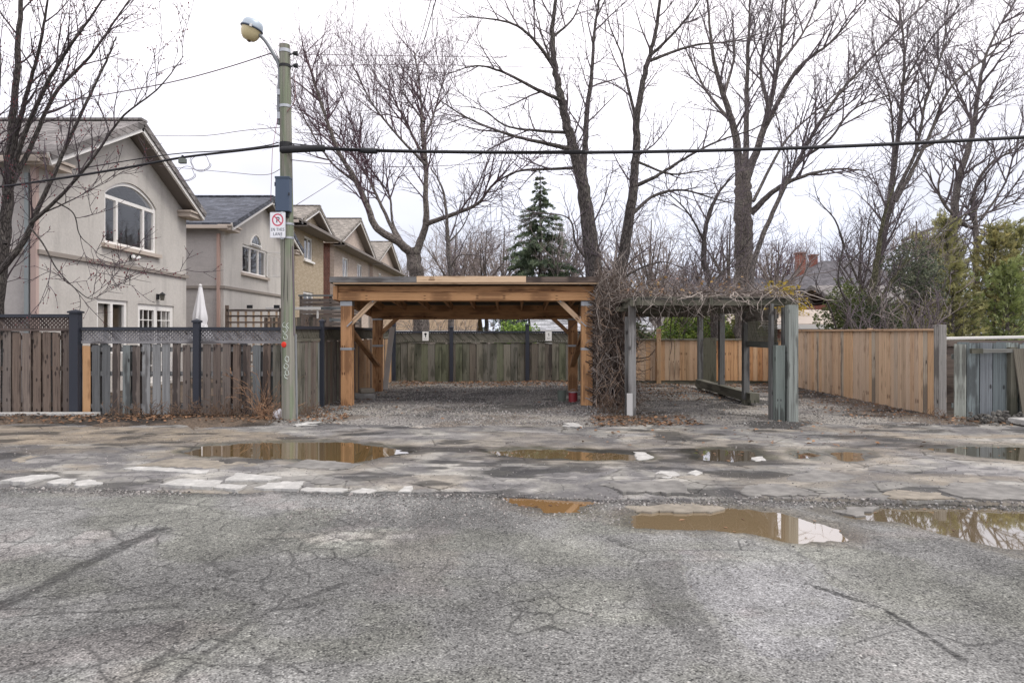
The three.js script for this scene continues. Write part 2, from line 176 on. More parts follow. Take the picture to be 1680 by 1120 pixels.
const roadTex = pair(2048, 1024, (u, v, o, i, j) => {
  const x = (u * 2 - 1) * ROADX, d = RD0 + v * (RD1 - RD0), big = fbm(x * 0.55 + 3, d * 0.7 + 8, 4), mid = fbm(x * 3.2, d * 3.2, 3), fine = hsh(i, j), f2 = hsh((i >> 1) + 77, (j >> 1) + 31), f3 = vn(x * 42, d * 42);
  let k = 128 + (big - 0.5) * 56 + (mid - 0.5) * 40 + (fine - 0.5) * 40 + (f3 - 0.5) * 16 + (fbm(x * 1.7 + 3, d * 0.3 + 9, 3) - 0.5) * 34, hgt = 0.55 + (f3 - 0.5) * 0.3 + (fine - 0.5) * 0.25, tr = 1, tb = 1;
  const f1 = hsh(i + 300, j + 17); if (f1 > 0.88) { k += 52; hgt += 0.2; } else if (f1 < 0.15) { k -= 58; hgt -= 0.4; } else if (f1 < 0.15) { tr = 1.06; tb = 0.9; } if (f2 > 0.965) { k += 26; hgt += 0.1; } else if (f2 < 0.065) { k -= 44; hgt -= 0.25; } { const s4 = hsh((i >> 2) + 7, (j >> 1) + 131); if (s4 > 0.985) { k -= 42; hgt -= 0.2; } else if (s4 < 0.012) k += 34; }
  const ol = ss(0.5, 0.66, fbm(x * 0.9 + 31, d * 1.3 + 2, 4)); tb *= 1 - 0.035 * ol; tr *= 1 - 0.006 * ol; k -= 6 * ol;
  const rd = ss(0.6, 0.7, fbm(x * 1.6 + 61, d * 2 + 9, 4)); tr *= 1 + 0.02 * rd;
  const zone = Math.max(ss(0.46, 0.56, fbm(x * 0.42 + 12, d * 0.55 + 5, 3)) * (d < 6.6 ? 1 : 0.3), x < -1 && d < 6.5 && d > 3 ? 0.8 : 0) * (x > 0.5 ? 0.45 : 1);
  if (zone > 0.02) { const wx = (fbm(x * 4, d * 4, 2) - 0.5) * 0.5; worley(x * 4.2 + wx, d * 4.2 + wx); const e = W[1] - W[0], cr = ss(0.07, 0.015, e) * zone * ss(0.35, 0.55, fbm(x * 2.1 + 7, d * 2.1, 3)), pl = ss(0.06, 0.25, e) * zone * ss(0.5, 0.6, fbm(x * 1.5 + 90, d * 1.5, 3)); k = k * (1 - 0.34 * cr * (0.5 + f1 * 0.8)) + 18 * pl; hgt -= 0.3 * cr; }
  worley(x * 0.8 + fbm(x * 3, d * 3, 3) * 0.5, d * 0.8 + 7); { const cr = ss(0.016, 0.003, W[1] - W[0]) * ss(0.5, 0.58, fbm(x * 0.8 + 3, d * 0.8, 2)); k *= 1 - 0.3 * cr; hgt -= 0.4 * cr; }
  const wv = (fbm(x * 8, d * 8, 3) - 0.5) * 0.09;
  const line = (L, w, a) => { const q = ss(w, w * 0.35, segD(L, x, d) + wv * 0.8 + (f3 - 0.5) * 0.02); if (q > 0) { const gr = ss(0.2, 0.7, f2 * 0.5 + f3 * 0.5) * ss(0.2, 0.5, mid); k *= 1 - a * q * (0.35 + 0.9 * gr); hgt -= 0.3 * q * gr; } };
  if (x < -0.5 && d < 6.6) { line(crackA, 0.1, 0.42); line(crackB, 0.04, 0.3); line(crackF, 0.03, 0.3); }
  if (x > 1 && x < 3.6 && d < 5.4) line(crackC, 0.028, 0.5);
  if (x > 0.4 && x < 3.4 && d < 5.6) { const a = sdPoly(patchL, x, d) + wv, b = sdPoly(patchD, x, d) + wv * 0.5; if (a < 0) { k += 8 * ss(0.02, -0.1, a); tb *= 1.02; } if (b < 0) k *= 1 - 0.14 * ss(0.01, -0.03, b); }
  if (x > -2.1 && x < -0.8 && d > 5 && d < 6) { const q = ss(0.26, 0.18, Math.hypot((x + 1.2) * 0.45, d - 5.52) + wv * 3) * ss(0.3, 0.6, vn(x * 15, d * 12)); k += 32 * q; }
  const wet = ss(0.35, 0.0, pudSD(x, d, 'road') + wv * 2 + 0.04); k *= 1 - 0.3 * wet; tr *= 1 + 0.05 * wet; tb *= 1 - 0.1 * wet;
  if (x > -0.6 && x < 1.4 && d > 6) { const q = ss(0.12, -0.08, sdPoly(hole, x, d) + wv * 2); k *= 1 - 0.4 * q * (0.6 + f2 * 0.6); }
  if (d > edgeD(x) - 0.25) { const q = ss(-0.2, 0.02, d - edgeD(x) + wv * 2); k *= 1 - 0.35 * q * f3 * 1.6; }
  k *= 0.835; o[0] = k * tr; o[1] = k; o[2] = k * tb * 0.98; return clamp(hgt); }, 1, 1);
function sheet(name, x0, x1, nx, nd, dOf, hOf, uvOf, m, skirt) { const p = [], u = [], ix = [], rows = nd + (skirt ? 2 : 1);
  for (let j = 0; j < rows; j++) for (let i = 0; i <= nx; i++) { const x = lerp(x0, x1, i / nx), jj = skirt ? Math.max(j - 1, 0) : j, d = dOf(x, jj / nd), y = skirt && j === 0 ? -0.09 : hOf(x, d); p.push(x, y, -d); u.push(...uvOf(x, d)); }
  for (let j = 0; j < rows - 1; j++) for (let i = 0; i < nx; i++) { const a = j * (nx + 1) + i, b = a + nx + 1; ix.push(a, a + 1, b, b, a + 1, b + 1); }
  let g = new THREE.BufferGeometry(); g.setAttribute('position', new THREE.Float32BufferAttribute(p, 3)); g.setAttribute('uv', new THREE.Float32BufferAttribute(u, 2)); g.setIndex(ix); g.computeVertexNormals();
  const o = part(name, g, m, scene); o.userData.kind = 'structure'; return o; }
const mRoad = std({ ...roadTex, bumpScale: 0.008, roughness: 1, roughnessMap: roadRough });
const road = sheet('road', -12, 12, 800, 230, (x, t) => lerp(RD0, 7.75, t), (x, d) => d > edgeD(x) + 0.15 ? Math.min(roadH(x, d), -0.02) : roadH(x, d), (x, d) => [(x / ROADX + 1) / 2, (d - RD0) / (RD1 - RD0)], mRoad);
tag(road, 'worn grey asphalt lane in the foreground, cracked and patched');

// broken concrete strip with old asphalt patches and tan silt
const PX = 11.5, PD0 = 6.9, PD1 = 12.9;
const wornA = pts2([[-80, 700], [300, 706], [470, 716], [520, 728], [330, 732], [-80, 737]]);
const paveRough = tex(1024, 512, (u, v, o) => { const x = (u * 2 - 1) * PX, d = PD0 + v * (PD1 - PD0), wv = (fbm(x * 5, d * 5, 3) - 0.5) * 0.4, wet = Math.max(ss(0.5, 0.03, pudSD(x, d, 'pave') + wv), 0.5 * ss(0.5, 0.62, fbm(x * 0.8 + 90, d * 1.7, 4))); o[0] = o[1] = o[2] = 255 * (0.86 - 0.5 * wet); }, false, 1, 1);
const paveTex = pair(2048, 1024, (u, v, o, i, j) => {
  const x = (u * 2 - 1) * PX, d = PD0 + v * (PD1 - PD0), big = fbm(x * 0.7 + 3, d * 1.2 + 8, 4), mid = fbm(x * 3.5, d * 3.5, 4), fine = hsh(i, j), f3 = vn(x * 34, d * 34), wv = (fbm(x * 5, d * 5, 3) - 0.5) * 0.2;
  worley(x * 1.1 + 4, d * 1.5); const e = W[1] - W[0], id = W[2], slab = id > 0.45 ? 1 : 0;
  const blend = ss(0.25, 0.75, id * 0.5 + 0.25 + (mid - 0.5) * 1.6) , gg = lerp(108, 128, blend); let r = gg * 1.01, g = gg * 0.995, b = gg * lerp(0.985, 0.95, blend); const k = 1 + (big - 0.5) * 0.3 + (mid - 0.5) * 0.3 + (fine - 0.5) * (slab ? 0.12 : 0.28) + (f3 - 0.5) * 0.15; r *= k; g *= k; b *= k;
  const ps = pudSD(x, d, 'pave'), silt = clamp(Math.max(ss(0.75, 0.05, ps + wv * 3) * 0.85, ss(0.12, -0.12, sdPoly(wornA, x, d) + wv * 1.6), (x > 5 ? ss(0.35, 0.0, Math.abs(d - 10.5 - wv * 2)) : 0) * 0.9, ss(0.55, 0.66, fbm(x * 0.8 + 70, d * 1.6, 4)) * 0.6)) * (0.7 + 0.5 * (mid - 0.3));
  const sm = clamp(silt * 0.78) * (x > -3 && x < 4.5 ? 0.72 : 1), sk = 0.9 + 0.25 * (fine - 0.5) + 0.3 * (mid - 0.5); r = lerp(r, 146 * sk, sm); g = lerp(g, 131 * sk, sm); b = lerp(b, 109 * sk, sm);
  const cr = ss(0.03, 0.006, e + (f3 - 0.5) * 0.02) * ss(0.48, 0.62, fbm(x * 1.3 + 5, d * 1.9 + 3, 3)); r *= 1 - 0.42 * cr; g *= 1 - 0.43 * cr; b *= 1 - 0.45 * cr;
  worley(x * 3.3 + fbm(x * 4, d * 4, 2), d * 4.2); const c2 = ss(0.05, 0.012, W[1] - W[0]) * ss(0.48, 0.58, fbm(x * 1.1 + 44, d * 1.1, 3)); r *= 1 - 0.3 * c2; g *= 1 - 0.3 * c2; b *= 1 - 0.3 * c2;
  const lt = ss(0.57, 0.63, fbm(x * 1.7 + 15, d * 4 + 3, 4)) * 0.7 * (1 - clamp(silt) * 0.6); r += 44 * lt; g += 43 * lt; b += 40 * lt;
  const dk = ss(0.58, 0.68, fbm(x * 1.2 + 25, d * 2.6 + 13, 4)) * 0.42; r *= 1 - dk; g *= 1 - dk; b *= 1 - dk;
  const wet = ss(0.22, 0.0, ps + wv * 1.1); r *= 1 - 0.36 * wet; g *= 1 - 0.34 * wet; b *= 1 - 0.4 * wet;
  o[0] = r * 0.93; o[1] = g * 0.93; o[2] = b * 0.935; return clamp(0.6 + (f3 - 0.5) * 0.25 + (fine - 0.5) * 0.2 - cr * 0.5 - c2 * 0.4); }, 1, 1);
const mPave = std({ ...paveTex, bumpScale: 0.008, roughness: 1, roughnessMap: paveRough });
const pavement = sheet('pavement', -13, 13, 720, 150, (x, t) => lerp(edgeD(x), 12.75, t), paveH, (x, d) => [(x / PX + 1) / 2, (d - PD0) / (PD1 - PD0)], mPave, true);
tag(pavement, 'broken concrete strip with tan silt between lane and parking yard');
// loose and tilted slab pieces lying in the strip
const SL = [[[0, 794], [50, 785], [90, 784], [95, 787], [42, 796]], [[120, 794], [150, 790], [170, 797], [128, 800]], [[75, 796], [98, 789], [122, 790], [112, 798]], [[200, 775], [230, 772], [345, 780], [335, 784]], [[265, 800], [295, 791], [365, 794], [345, 805]], [[345, 803], [360, 799], [400, 801], [390, 807]], [[370, 796], [390, 784], [460, 791], [440, 796]], [[420, 805], [445, 795], [498, 795], [488, 807]], [[490, 807], [505, 802], [570, 805], [560, 810]], [[578, 809], [595, 803], [617, 806], [606, 811]], [[652, 808], [665, 801], [680, 800], [672, 809]], [[1075, 784], [1085, 780], [1106, 780], [1116, 785], [1100, 791], [1082, 790]], [[1131, 783], [1142, 779], [1153, 783], [1143, 788]], [[1042, 747], [1057, 747], [1074, 757], [1046, 760]], [[1180, 755], [1202, 753], [1206, 758], [1184, 760]], [[1232, 757], [1250, 755], [1258, 761], [1240, 762]],
  [[985, 802], [1110, 797], [1140, 818], [1020, 813]], [[1212, 812], [1245, 797], [1290, 800], [1340, 818], [1222, 819]], [[1452, 816], [1470, 805], [1505, 805], [1572, 825], [1460, 825]], [[1545, 812], [1568, 800], [1640, 802], [1695, 815], [1695, 828], [1582, 825]], [[1290, 792], [1340, 777], [1405, 787], [1390, 796], [1315, 797]], [[1026, 832], [1140, 824], [1190, 831], [1165, 839], [1040, 838]], [[505, 797], [520, 790], [565, 793], [555, 800]], [[715, 815], [735, 803], [752, 806], [745, 815]], [[230, 768], [290, 758], [440, 766], [370, 774]], [[462, 772], [500, 760], [590, 768], [560, 778]], [[360, 838], [362, 836]], [[1368, 840], [1400, 831], [1436, 832], [1410, 846]], [[20, 760], [50, 752], [60, 754], [30, 764]]].filter((l) => l.length > 2);
const slabTex = [[172, 171, 167], [134, 127, 115], [120, 118, 114]].map((c, s) => tex(256, 256, (u, v, o, i, j) => { const n = fbm(u * 9 + s * 9, v * 9, 4), k = 0.8 + 0.4 * n + (hsh(i + s, j) - 0.5) * 0.16; for (let q = 0; q < 3; q++) o[q] = c[q] * k; }, true, 1.2, 1.2));
const mSlab = slabTex.map((map) => std({ map, roughness: 0.85 }));
SL.forEach((l, n) => { const q = pts2(l), sh = [], r = rnd(n + 300); for (let i = 0; i < q.length; i++) { const [a, b] = [q[i], q[(i + 1) % q.length]], L = Math.hypot(b[0] - a[0], b[1] - a[1]), k = Math.max(2, Math.round(L / 0.06)); for (let s = 0; s < k; s++) { const t = s / k; sh.push(new THREE.Vector2(lerp(a[0], b[0], t) + (r() - 0.5) * (n < 16 ? 0.04 : 0.09), lerp(a[1], b[1], t) + (r() - 0.5) * (n < 16 ? 0.04 : 0.09))); } }
  const g = new THREE.ExtrudeGeometry(new THREE.Shape(sh), { depth: 0.05, bevelEnabled: true, bevelSize: 0.008, bevelThickness: 0.006, bevelSegments: 1 }); g.rotateX(-Math.PI / 2);
  const cx = q.reduce((s, p) => s + p[0], 0) / q.length, cd = q.reduce((s, p) => s + p[1], 0) / q.length, onRoad = cd < edgeD(cx); g.translate(-cx, 0, cd);
  const o = part('slab', boxUV(g), mSlab[n < 16 ? 0 : n % 3 ? 2 : 1], pavement, [cx, (onRoad ? 0.0 : paveH(cx, cd)) - (onRoad ? 0.056 : n < 16 ? 0.042 : 0.0515) + r() * 0.005, -cd], [(r() - 0.5) * 0.02, 0, (r() - 0.5) * 0.012]); });
for (const p of PUD) { const n = p.poly.length, cx = p.poly.reduce((s, q) => s + q[0], 0) / n, cd = p.poly.reduce((s, q) => s + q[1], 0) / n, sh = p.poly.map(([x, d]) => { const dx = x - cx, dd = d - cd, l = Math.hypot(dx, dd); return new THREE.Vector2(dx * (1 + 0.22 / l), dd * (1 + 0.22 / l)); });
  const g = new THREE.ShapeGeometry(new THREE.Shape(sh)); g.rotateX(-Math.PI / 2);
  const m = new THREE.MeshPhysicalMaterial({ color: new THREE.Color().setRGB(...p.c), roughness: 0.03, ior: 1.5, clearcoat: 1, clearcoatRoughness: 0.02 });
  const o = part('puddle', g, m, scene, [cx, (p.base === 'road' ? 0 : 0.045) - 0.0175, -cd]); tag(o, p.label, 'puddle', null, 'structure'); }

// gravel yard under the carport and pergola, dirt towards the fences
const YX = 12, YD0 = 10.4, YD1 = 23;
const yardTex = pair(2048, 1024, (u, v, o, i, j) => {
  const x = (u * 2 - 1) * YX, d = YD0 + v * (YD1 - YD0), big = fbm(x * 0.6 + 13, d * 0.8 + 8, 4), mid = fbm(x * 2.5, d * 3, 4), f = hsh(i, j), f2 = hsh((i >> 1) + 9, j >> 1);
  let r = 117, g = 114, b = 110; const pale = ss(0.45, 0.62, fbm(x * 0.7 + 5, d * 1.6, 4)); r += 22 * pale; g += 21 * pale; b += 18 * pale;
  const dirt = clamp(ss(0.3, -0.3, (x < -4.2 ? 1 - 1.4 : 0.6) + (mid - 0.5) * 0.8) + ss(6.4, 7.6, x + (mid - 0.5) * 1.6) * 0.8 + ss(19.2, 20.6, d + (mid - 0.5) * 1.5) * 0.8 + ss(0.6, 0.7, fbm(x * 1.3 + 51, d * 1.8, 4)) * 0.4 + (x > 1.5 && x < 3 ? ss(0.9, 0.3, Math.abs(x - 2.1) + (mid - 0.5)) * 0.7 : 0));
  r = lerp(r, 84, dirt); g = lerp(g, 72, dirt); b = lerp(b, 60, dirt);
  const damp = ss(0.48, 0.58, fbm(x * 0.9 + 81, d * 1.4, 4)) * 0.45, k = (0.82 + big * 0.36) * (0.72 + f2 * 0.45 + f * 0.14) * (1 - damp); o[0] = r * k; o[1] = g * k; o[2] = b * k; return clamp(0.3 + 0.4 * f2 + 0.3 * f); }, 1, 1);
const yard = sheet('gravel_yard', -13.5, 13.5, 420, 240, (x, t) => lerp(YD0, YD1, t), yardH, (x, d) => [(x / YX + 1) / 2, (d - YD0) / (YD1 - YD0)], std({ ...yardTex, bumpScale: 0.02, roughness: 0.92 }));
tag(yard, 'grey gravel parking yard under the carport and pergola');
{ const t = tex(512, 512, (u, v, o, i, j) => { const n = fbm(u * 14, v * 14, 5), k = 0.7 + 0.6 * n; o[0] = 96 * k; o[1] = 92 * k; o[2] = 70 * k; }, true, 0.1, 0.1); const g = new THREE.PlaneGeometry(900, 900); g.rotateX(-Math.PI / 2); const u = g.attributes.uv; for (let i = 0; i < u.count; i++) u.setXY(i, u.getX(i) * 900, u.getY(i) * 900); const o = part('ground', g, std({ map: t }), scene, [0, -0.11, 0]); o.userData.kind = 'structure'; }
{ // the lane goes on behind the camera and to both sides
  const t = tex(512, 512, (u, v, o, i, j) => { const k = 118 + (fbm(u * 10, v * 10, 4) - 0.5) * 40 + (hsh(i, j) - 0.5) * 40; o[0] = k; o[1] = k; o[2] = k * 0.98; }, true, 0.25, 0.25); const l = [[-60, -12, -8, 7.6], [12, 60, -8, 7.6], [-12, 12, -8, 1.25]].map(([a, b, c, e]) => { const g = new THREE.PlaneGeometry(b - a, e - c); g.rotateX(-Math.PI / 2); g.translate((a + b) / 2, -0.02, -(c + e) / 2); return boxUV(g); }); const o = part('road', merge(l), std({ map: t }), scene); o.userData.kind = 'structure'; }
// concrete kerb below the slatted fence
{ const l = []; for (let k = 0; k < 9; k++) { const w = 0.92, x = -12.6 + k * 0.95; if (x > -4.8) break; l.push([x, k]); }
  const kerb = new THREE.Group(); kerb.name = 'kerb'; scene.add(kerb); tag(kerb, 'low broken concrete kerb below the slatted fence', null, null, 'structure'); kerb.position.set(-8, 0, -12.95); const r = rnd(9);
  for (const [x, k] of l) { const high = x < -8.4; part('slab', box(0.93, high ? 0.16 : 0.1, 0.2, 0, 0, 0, 0.012), mSlab[high ? 0 : 2], kerb, [x + 8 + 0.46, (high ? 0.05 : 0.0), (r() - 0.5) * 0.04], [0, (r() - 0.5) * 0.03, (r() - 0.5) * 0.02]); } }
// loose stones
function scatter(name, geo, m, list, label, colors) { const o = new THREE.InstancedMesh(geo, m, list.length), M = M4(), q = new THREE.Quaternion(), e = new THREE.Euler(), c = new THREE.Color(); list.forEach((t, i) => { q.setFromEuler(e.set(t[4], t[5], t[6])); M.compose(V(t[0], t[1], t[2]), q, V(t[3], t[3] * (t[7] ?? 1), t[3])); o.setMatrixAt(i, M); if (colors) o.setColorAt(i, colors(i, c)); }); o.name = numbered(name); o.castShadow = o.receiveShadow = true; tag(o, label, null, null, 'stuff'); scene.add(o); return o; }
{ const r = rnd(21), L1 = [], L2 = []; const geo = new THREE.IcosahedronGeometry(1, 0); { const p = geo.attributes.position; for (let i = 0; i < p.count; i++) { const k = 0.8 + 0.4 * hsh(Math.round(p.getX(i) * 9), Math.round(p.getY(i) * 9 + p.getZ(i) * 31)); p.setXYZ(i, p.getX(i) * k, p.getY(i) * k, p.getZ(i) * k); } geo.computeVertexNormals(); }
  while (L1.length < 9000) { const x = (r() - 0.5) * 16, d = 2.2 + r() * 9.5; if (pudSD(x, d) < 0.1 || (d < 6.5 && r() < 0.62) || vn(x * 1.5, d * 1.5) < r() * 0.9) continue; L1.push([x, groundY(x, d), -d, 0.0035 + r() * r() * 0.009, r() * 6, r() * 6, r() * 6, 0.7]); }
  for (let k = 0; k < 2600; k++) { const x = 0.2 + (r() - 0.5) * 4.4, d = 6.35 + (r() + r() - 1) * 0.7; if (pudSD(x, d) < 0.02) continue; L1.push([x, groundY(x, d), -d, 0.005 + r() * r() * 0.012, r() * 6, r() * 6, r() * 6, 0.7]); }
  for (let k = 0; k < 5200; k++) { const x = (r() - 0.5) * 15, d = edgeD(x) + 0.03 - r() * r() * 0.3; if (pudSD(x, d) < -0.08 || vn(x * 1.3, 4) < r() * 0.8) continue; L1.push([x, (d > edgeD(x) ? paveH(x, d) : roadH(x, d)) + 0.002, -d, 0.005 + r() * r() * 0.018, r() * 6, r() * 6, r() * 6, 0.7]); }
  while (L2.length < 26000) { const x = -4.3 + r() * 12.4, d = 11.6 + r() * 9.5, m = x < 1.8 ? 1 : 0.35; if (r() > m || vn(x * 1.2 + 5, d * 1.2) < r() * 0.6) continue; L2.push([x, yardH(x, d) + 0.003, -d, 0.007 + r() * r() * 0.02, r() * 6, r() * 6, r() * 6, 0.7]); }
  const cols = (i, c) => { const k = 0.1 + 0.27 * hsh(i, 5) ** 2; return c.setRGB(k * (1 + 0.1 * hsh(i, 6)), k, k * 0.95); };
  scatter('loose_stones', geo, std({ roughness: 0.9 }), L1, 'loose grit and pebbles on the lane', cols); scatter('gravel', geo, std({ roughness: 0.9 }), L2, 'grey crushed gravel on the parking yard', cols); }
// fallen leaves
{ const r = rnd(31), L = [], g = new THREE.BufferGeometry(); g.setAttribute('position', new THREE.Float32BufferAttribute([0, 0, -1, 0.5, 0.16, 0.1, 0, 0, 0.9, -0.5, 0.2, 0, 0, 0.03, 0], 3)); g.setIndex([0, 4, 1, 1, 4, 2, 2, 4, 3, 3, 4, 0]); g.computeVertexNormals(); g.setAttribute('uv', new THREE.Float32BufferAttribute(new Array(10).fill(0.5), 2));
  const zone = (n, x0, x1, d0, d1, f = 1) => { for (let k = 0; k < n; k++) { const x = lerp(x0, x1, r()), d = lerp(d0, d1, Math.pow(r(), f)); if (vn(x * 1.6 + 8, d * 2.2) < r() * 0.75) continue; L.push([x, groundY(x, d) + 0.01 + r() * 0.025, -d, 0.022 + r() * 0.028, (r() - 0.5) * 0.9, r() * 6, (r() - 0.5) * 0.9]); } };
  zone(3000, -3.5, 3.2, 18.9, 21.3, 0.6); zone(1300, 2.6, 5.0, 15.2, 20, 0.8); zone(700, 1.4, 3.3, 11.6, 12.7); zone(1500, -9.5, -3.0, 11.9, 13.0, 1); zone(260, -3.9, -3.2, 13, 17.5); zone(800, 6.2, 7.9, 12.4, 19.5, 1.4); zone(500, 7.5, 11, 11.6, 12.5); zone(220, -3, 8, 12, 19); zone(160, 1.0, 6, 9.5, 12); for (const p of PUD) for (let k = 0; k < 9; k++) { const x = lerp(p.bb[0] + 0.6, p.bb[1] - 0.6, r()), d = lerp(p.bb[2] + 0.6, p.bb[3] - 0.6, r()), s = sdPoly(p.poly, x, d); if (s < 0.15) L.push([x, s < 0 ? (p.base === 'road' ? 0 : 0.045) - 0.014 : groundY(x, d) + 0.008, -d, 0.018 + r() * 0.02, 0.05, r() * 6, 0.05, 0.5]); } zone(300, 5.2, 8, 19, 20.1);
  scatter('fallen_leaves', g, std({ side: THREE.DoubleSide }), L, 'brown fallen leaves drifted along fences and under the trees', (i, c) => { const k = 0.35 + 0.65 * hsh(i, 15), t = hsh(i, 18); return c.setRGB(lerp(0.2, 0.34, t) * k, lerp(0.1, 0.2, t) * k, lerp(0.05, 0.11, t) * k); }); }

// ---------------------------------------------------------------- fences
const yawOf = (a, b) => Math.atan2(b[1] - a[1], b[0] - a[0]);  // a, b are [x, depth]
const plankSet = (w, h, t, n, seed, tops = 0.02) => { const r = rnd(seed), l = []; for (let k = 0; k < n; k++) { const hh = h + (r() - 0.5) * tops * 2; const g = new THREE.BoxGeometry(w * (0.94 + r() * 0.1), hh, t, 2, 4, 1).toNonIndexed(); g.translate(0, hh / 2, 0); const p = g.attributes.position, n2 = g.attributes.normal, u = g.attributes.uv, ou = r() * 3, ov = r() * 2, bow = (r() - 0.5) * 0.012, ear = r() * 0.5 * tops; for (let i = 0; i < p.count; i++) { const x = p.getX(i), y = p.getY(i); u.setXY(i, (Math.abs(n2.getX(i)) > 0.5 ? p.getZ(i) : x) + ou, y + ov); p.setXYZ(i, x + bow * Math.sin(y / hh * 3.1) + (vn(x * 50 + k * 9, y * 4) - 0.5) * 0.006, y > hh - 0.01 ? y - ear * (x > 0 ? 1 : 0.2) : y, p.getZ(i)); } g.computeVertexNormals(); l.push(g); } return l; };
function lattice(len, y0, y1, pitch, w, t, z) { const l = [], H = y1 - y0; for (let s = -H; s < len; s += pitch) for (const q of [0, 1]) { let a = s, b = s + H, ya = y0, yb = y1; if (a < 0) { ya = y0 - a; a = 0; } if (b > len) { yb = y1 - (b - len); b = len; } if (b - a < 0.03) continue; const A = q ? V(a, y0 + y1 - ya, z + t) : V(a, ya, z), B = q ? V(b, y0 + y1 - yb, z + t) : V(b, yb, z); l.push(bar(A, B, w, t * 0.9, V(0, 0, 1))); } return merge(l); }
function fence(o) {
  const { a, b } = o, len = Math.hypot(b[0] - a[0], b[1] - a[1]), yaw = yawOf(a, b), f = thing('wooden_fence', o.label, 'fence', [a[0], 0, -a[1]], yaw), r = rnd(o.seed), set = plankSet(o.w, o.h - o.y0, o.t ?? 0.02, 7, o.seed, o.tops), y0 = o.y0;
  let k = 0; for (let s = o.w / 2 + 0.01; s < len - o.w * 0.4; s += o.w + o.gap, k++) { if (o.skip?.(s)) continue; const ms = o.mats, m = o.pick?.(s, k, r) ?? ms[Math.floor(r() * ms.length)], p = part('plank', set[Math.floor(r() * 7)], m, f, [s, y0 + (r() - 0.5) * (o.drop ?? 0.02), (r() - 0.5) * 0.012], [(r() - 0.5) * 0.008, (r() - 0.5) * 0.05, (r() - 0.5) * (o.lean ?? 0.012)]);
    if (o.back && r() < o.back) part('plank', set[Math.floor(r() * 7)], ms[Math.floor(r() * ms.length)], f, [s + (o.w + o.gap) / 2, y0, -0.09]); }
  for (const y of o.rails) part('rail', box(len, 0.09, 0.04, len / 2, y, -0.045), o.mats[1], f);
  if (o.lat) { const [l0, l1, pitch] = o.lat; const q = part('lattice', lattice(len, l0 + 0.03, l1 - 0.03, pitch, o.latW ?? 0.032, 0.008, -0.01), o.latM, f); q.userData.kind = 'stuff'; part('rail', box(len, 0.05, 0.06, len / 2, l0, 0.0), o.latR ?? o.latM, f); part('rail', box(len, 0.06, 0.09, len / 2, l1, 0.0), o.capM ?? mPostDark, f); }
  if (o.cap) part('rail', box(len, 0.04, 0.12, len / 2, o.cap, 0), o.capM ?? o.mats[0], f);
  for (const [s, w, top, m, z] of o.posts ?? []) { const q = part('post', box(w, top + 0.15, w * 0.9, 0, (top - 0.15) / 2, 0, 0.006), m, f, [s, 0, z ?? 0.02]); if (m === mPostDark) part('post_cap', merge([box(w * 1.25, 0.035, w * 1.2, 0, top + 0.0175, 0), (() => { const c = new THREE.ConeGeometry(w * 0.8, 0.04, 4).toNonIndexed(); c.rotateY(Math.PI / 4); c.translate(0, top + 0.055, 0); return c; })()]), m, q); }
  for (const [y, h, m] of o.skirts ?? []) part('skirt_board', box(len, h, 0.03, len / 2, y, -0.02), m, f);
  return f;
}
fence({ label: 'tall weathered slatted fence with lattice top at the left edge', a: [-12.4, 13.2], b: [-8.44, 13.2], w: 0.152, h: 1.66, y0: 0.06, gap: 0.043, mats: mGrey, pick: (s, k, r) => [mGrey[0], mGrey[1], mGrey[2], mGrey[5], mGrey[2], mGrey[4]][Math.floor(r() * 6)], seed: 51, tops: 0.03, back: 0.55, rails: [0.25, 0.95, 1.55], lat: [1.7, 1.97, 0.075], latM: mLattice[0], posts: [[3.97, 0.17, 2.02, mPostDark]] });
fence({ label: 'weathered blue grey slatted fence left of the utility pole, one plank orange', a: [-8.32, 13.2], b: [-4.42, 13.15], w: 0.15, h: 1.42, y0: 0.05, gap: 0.045, mats: mBlue, pick: (s, k, r) => k === 0 ? mCedarB[1] : s > 2.4 ? [mGrey[1], mGrey[0], mGrey[2], mDark[0], mGrey[4], mGrey[5]][Math.floor(r() * 6)] : s < 0.9 ? [mBlue[2], mBlue[3], mGrey[0]][Math.floor(r() * 3)] : [mBlue[0], mBlue[1], mBlue[4], mGrey[0], mBlue[5]][Math.floor(r() * 5)], seed: 52, tops: 0.02, back: 0.6, rails: [0.22, 0.85, 1.32], lat: [1.46, 1.72, 0.07], latM: mLattice[1], posts: [[2.26, 0.12, 1.84, mPostDark, 0.05]] });
fence({ label: 'narrow plank fence running back along the carport left side', a: [-4.1, 12.75], b: [-3.72, 21.3], w: 0.145, h: 1.47, y0: 0.06, gap: 0.014, mats: [...mGrey.slice(0, 5), mDark[2], mDark[0]], pick: (s, k, r) => s > 3 ? [mCedarB[0], mCedarB[2], mGrey[2]][Math.floor(r() * 3)] : null, seed: 53, rails: [0.3, 1.3], lat: [1.5, 1.74, 0.075], latM: mLattice[2], posts: [[1.55, 0.09, 1.86, mPostDark, 0.05], [3.9, 0.09, 1.86, mPostDark, 0.05], [6.2, 0.09, 1.86, mPostDark, 0.05]] });
fence({ label: 'dark mossy plank fence behind the carport with lattice top', a: [-3.72, 21.4], b: [3.3, 21.4], w: 0.21, h: 1.3, y0: 0.08, gap: 0.006, back: 1, mats: mBackF, seed: 54, tops: 0.035, rails: [0.3, 1.24], lat: [1.35, 1.66, 0.075], latM: mLattice[2], latW: 0.05, posts: [[0.02, 0.11, 1.98, mPostDark], [1.82, 0.11, 1.78, mPostDark], [4.2, 0.12, 1.86, mPostDark]] });
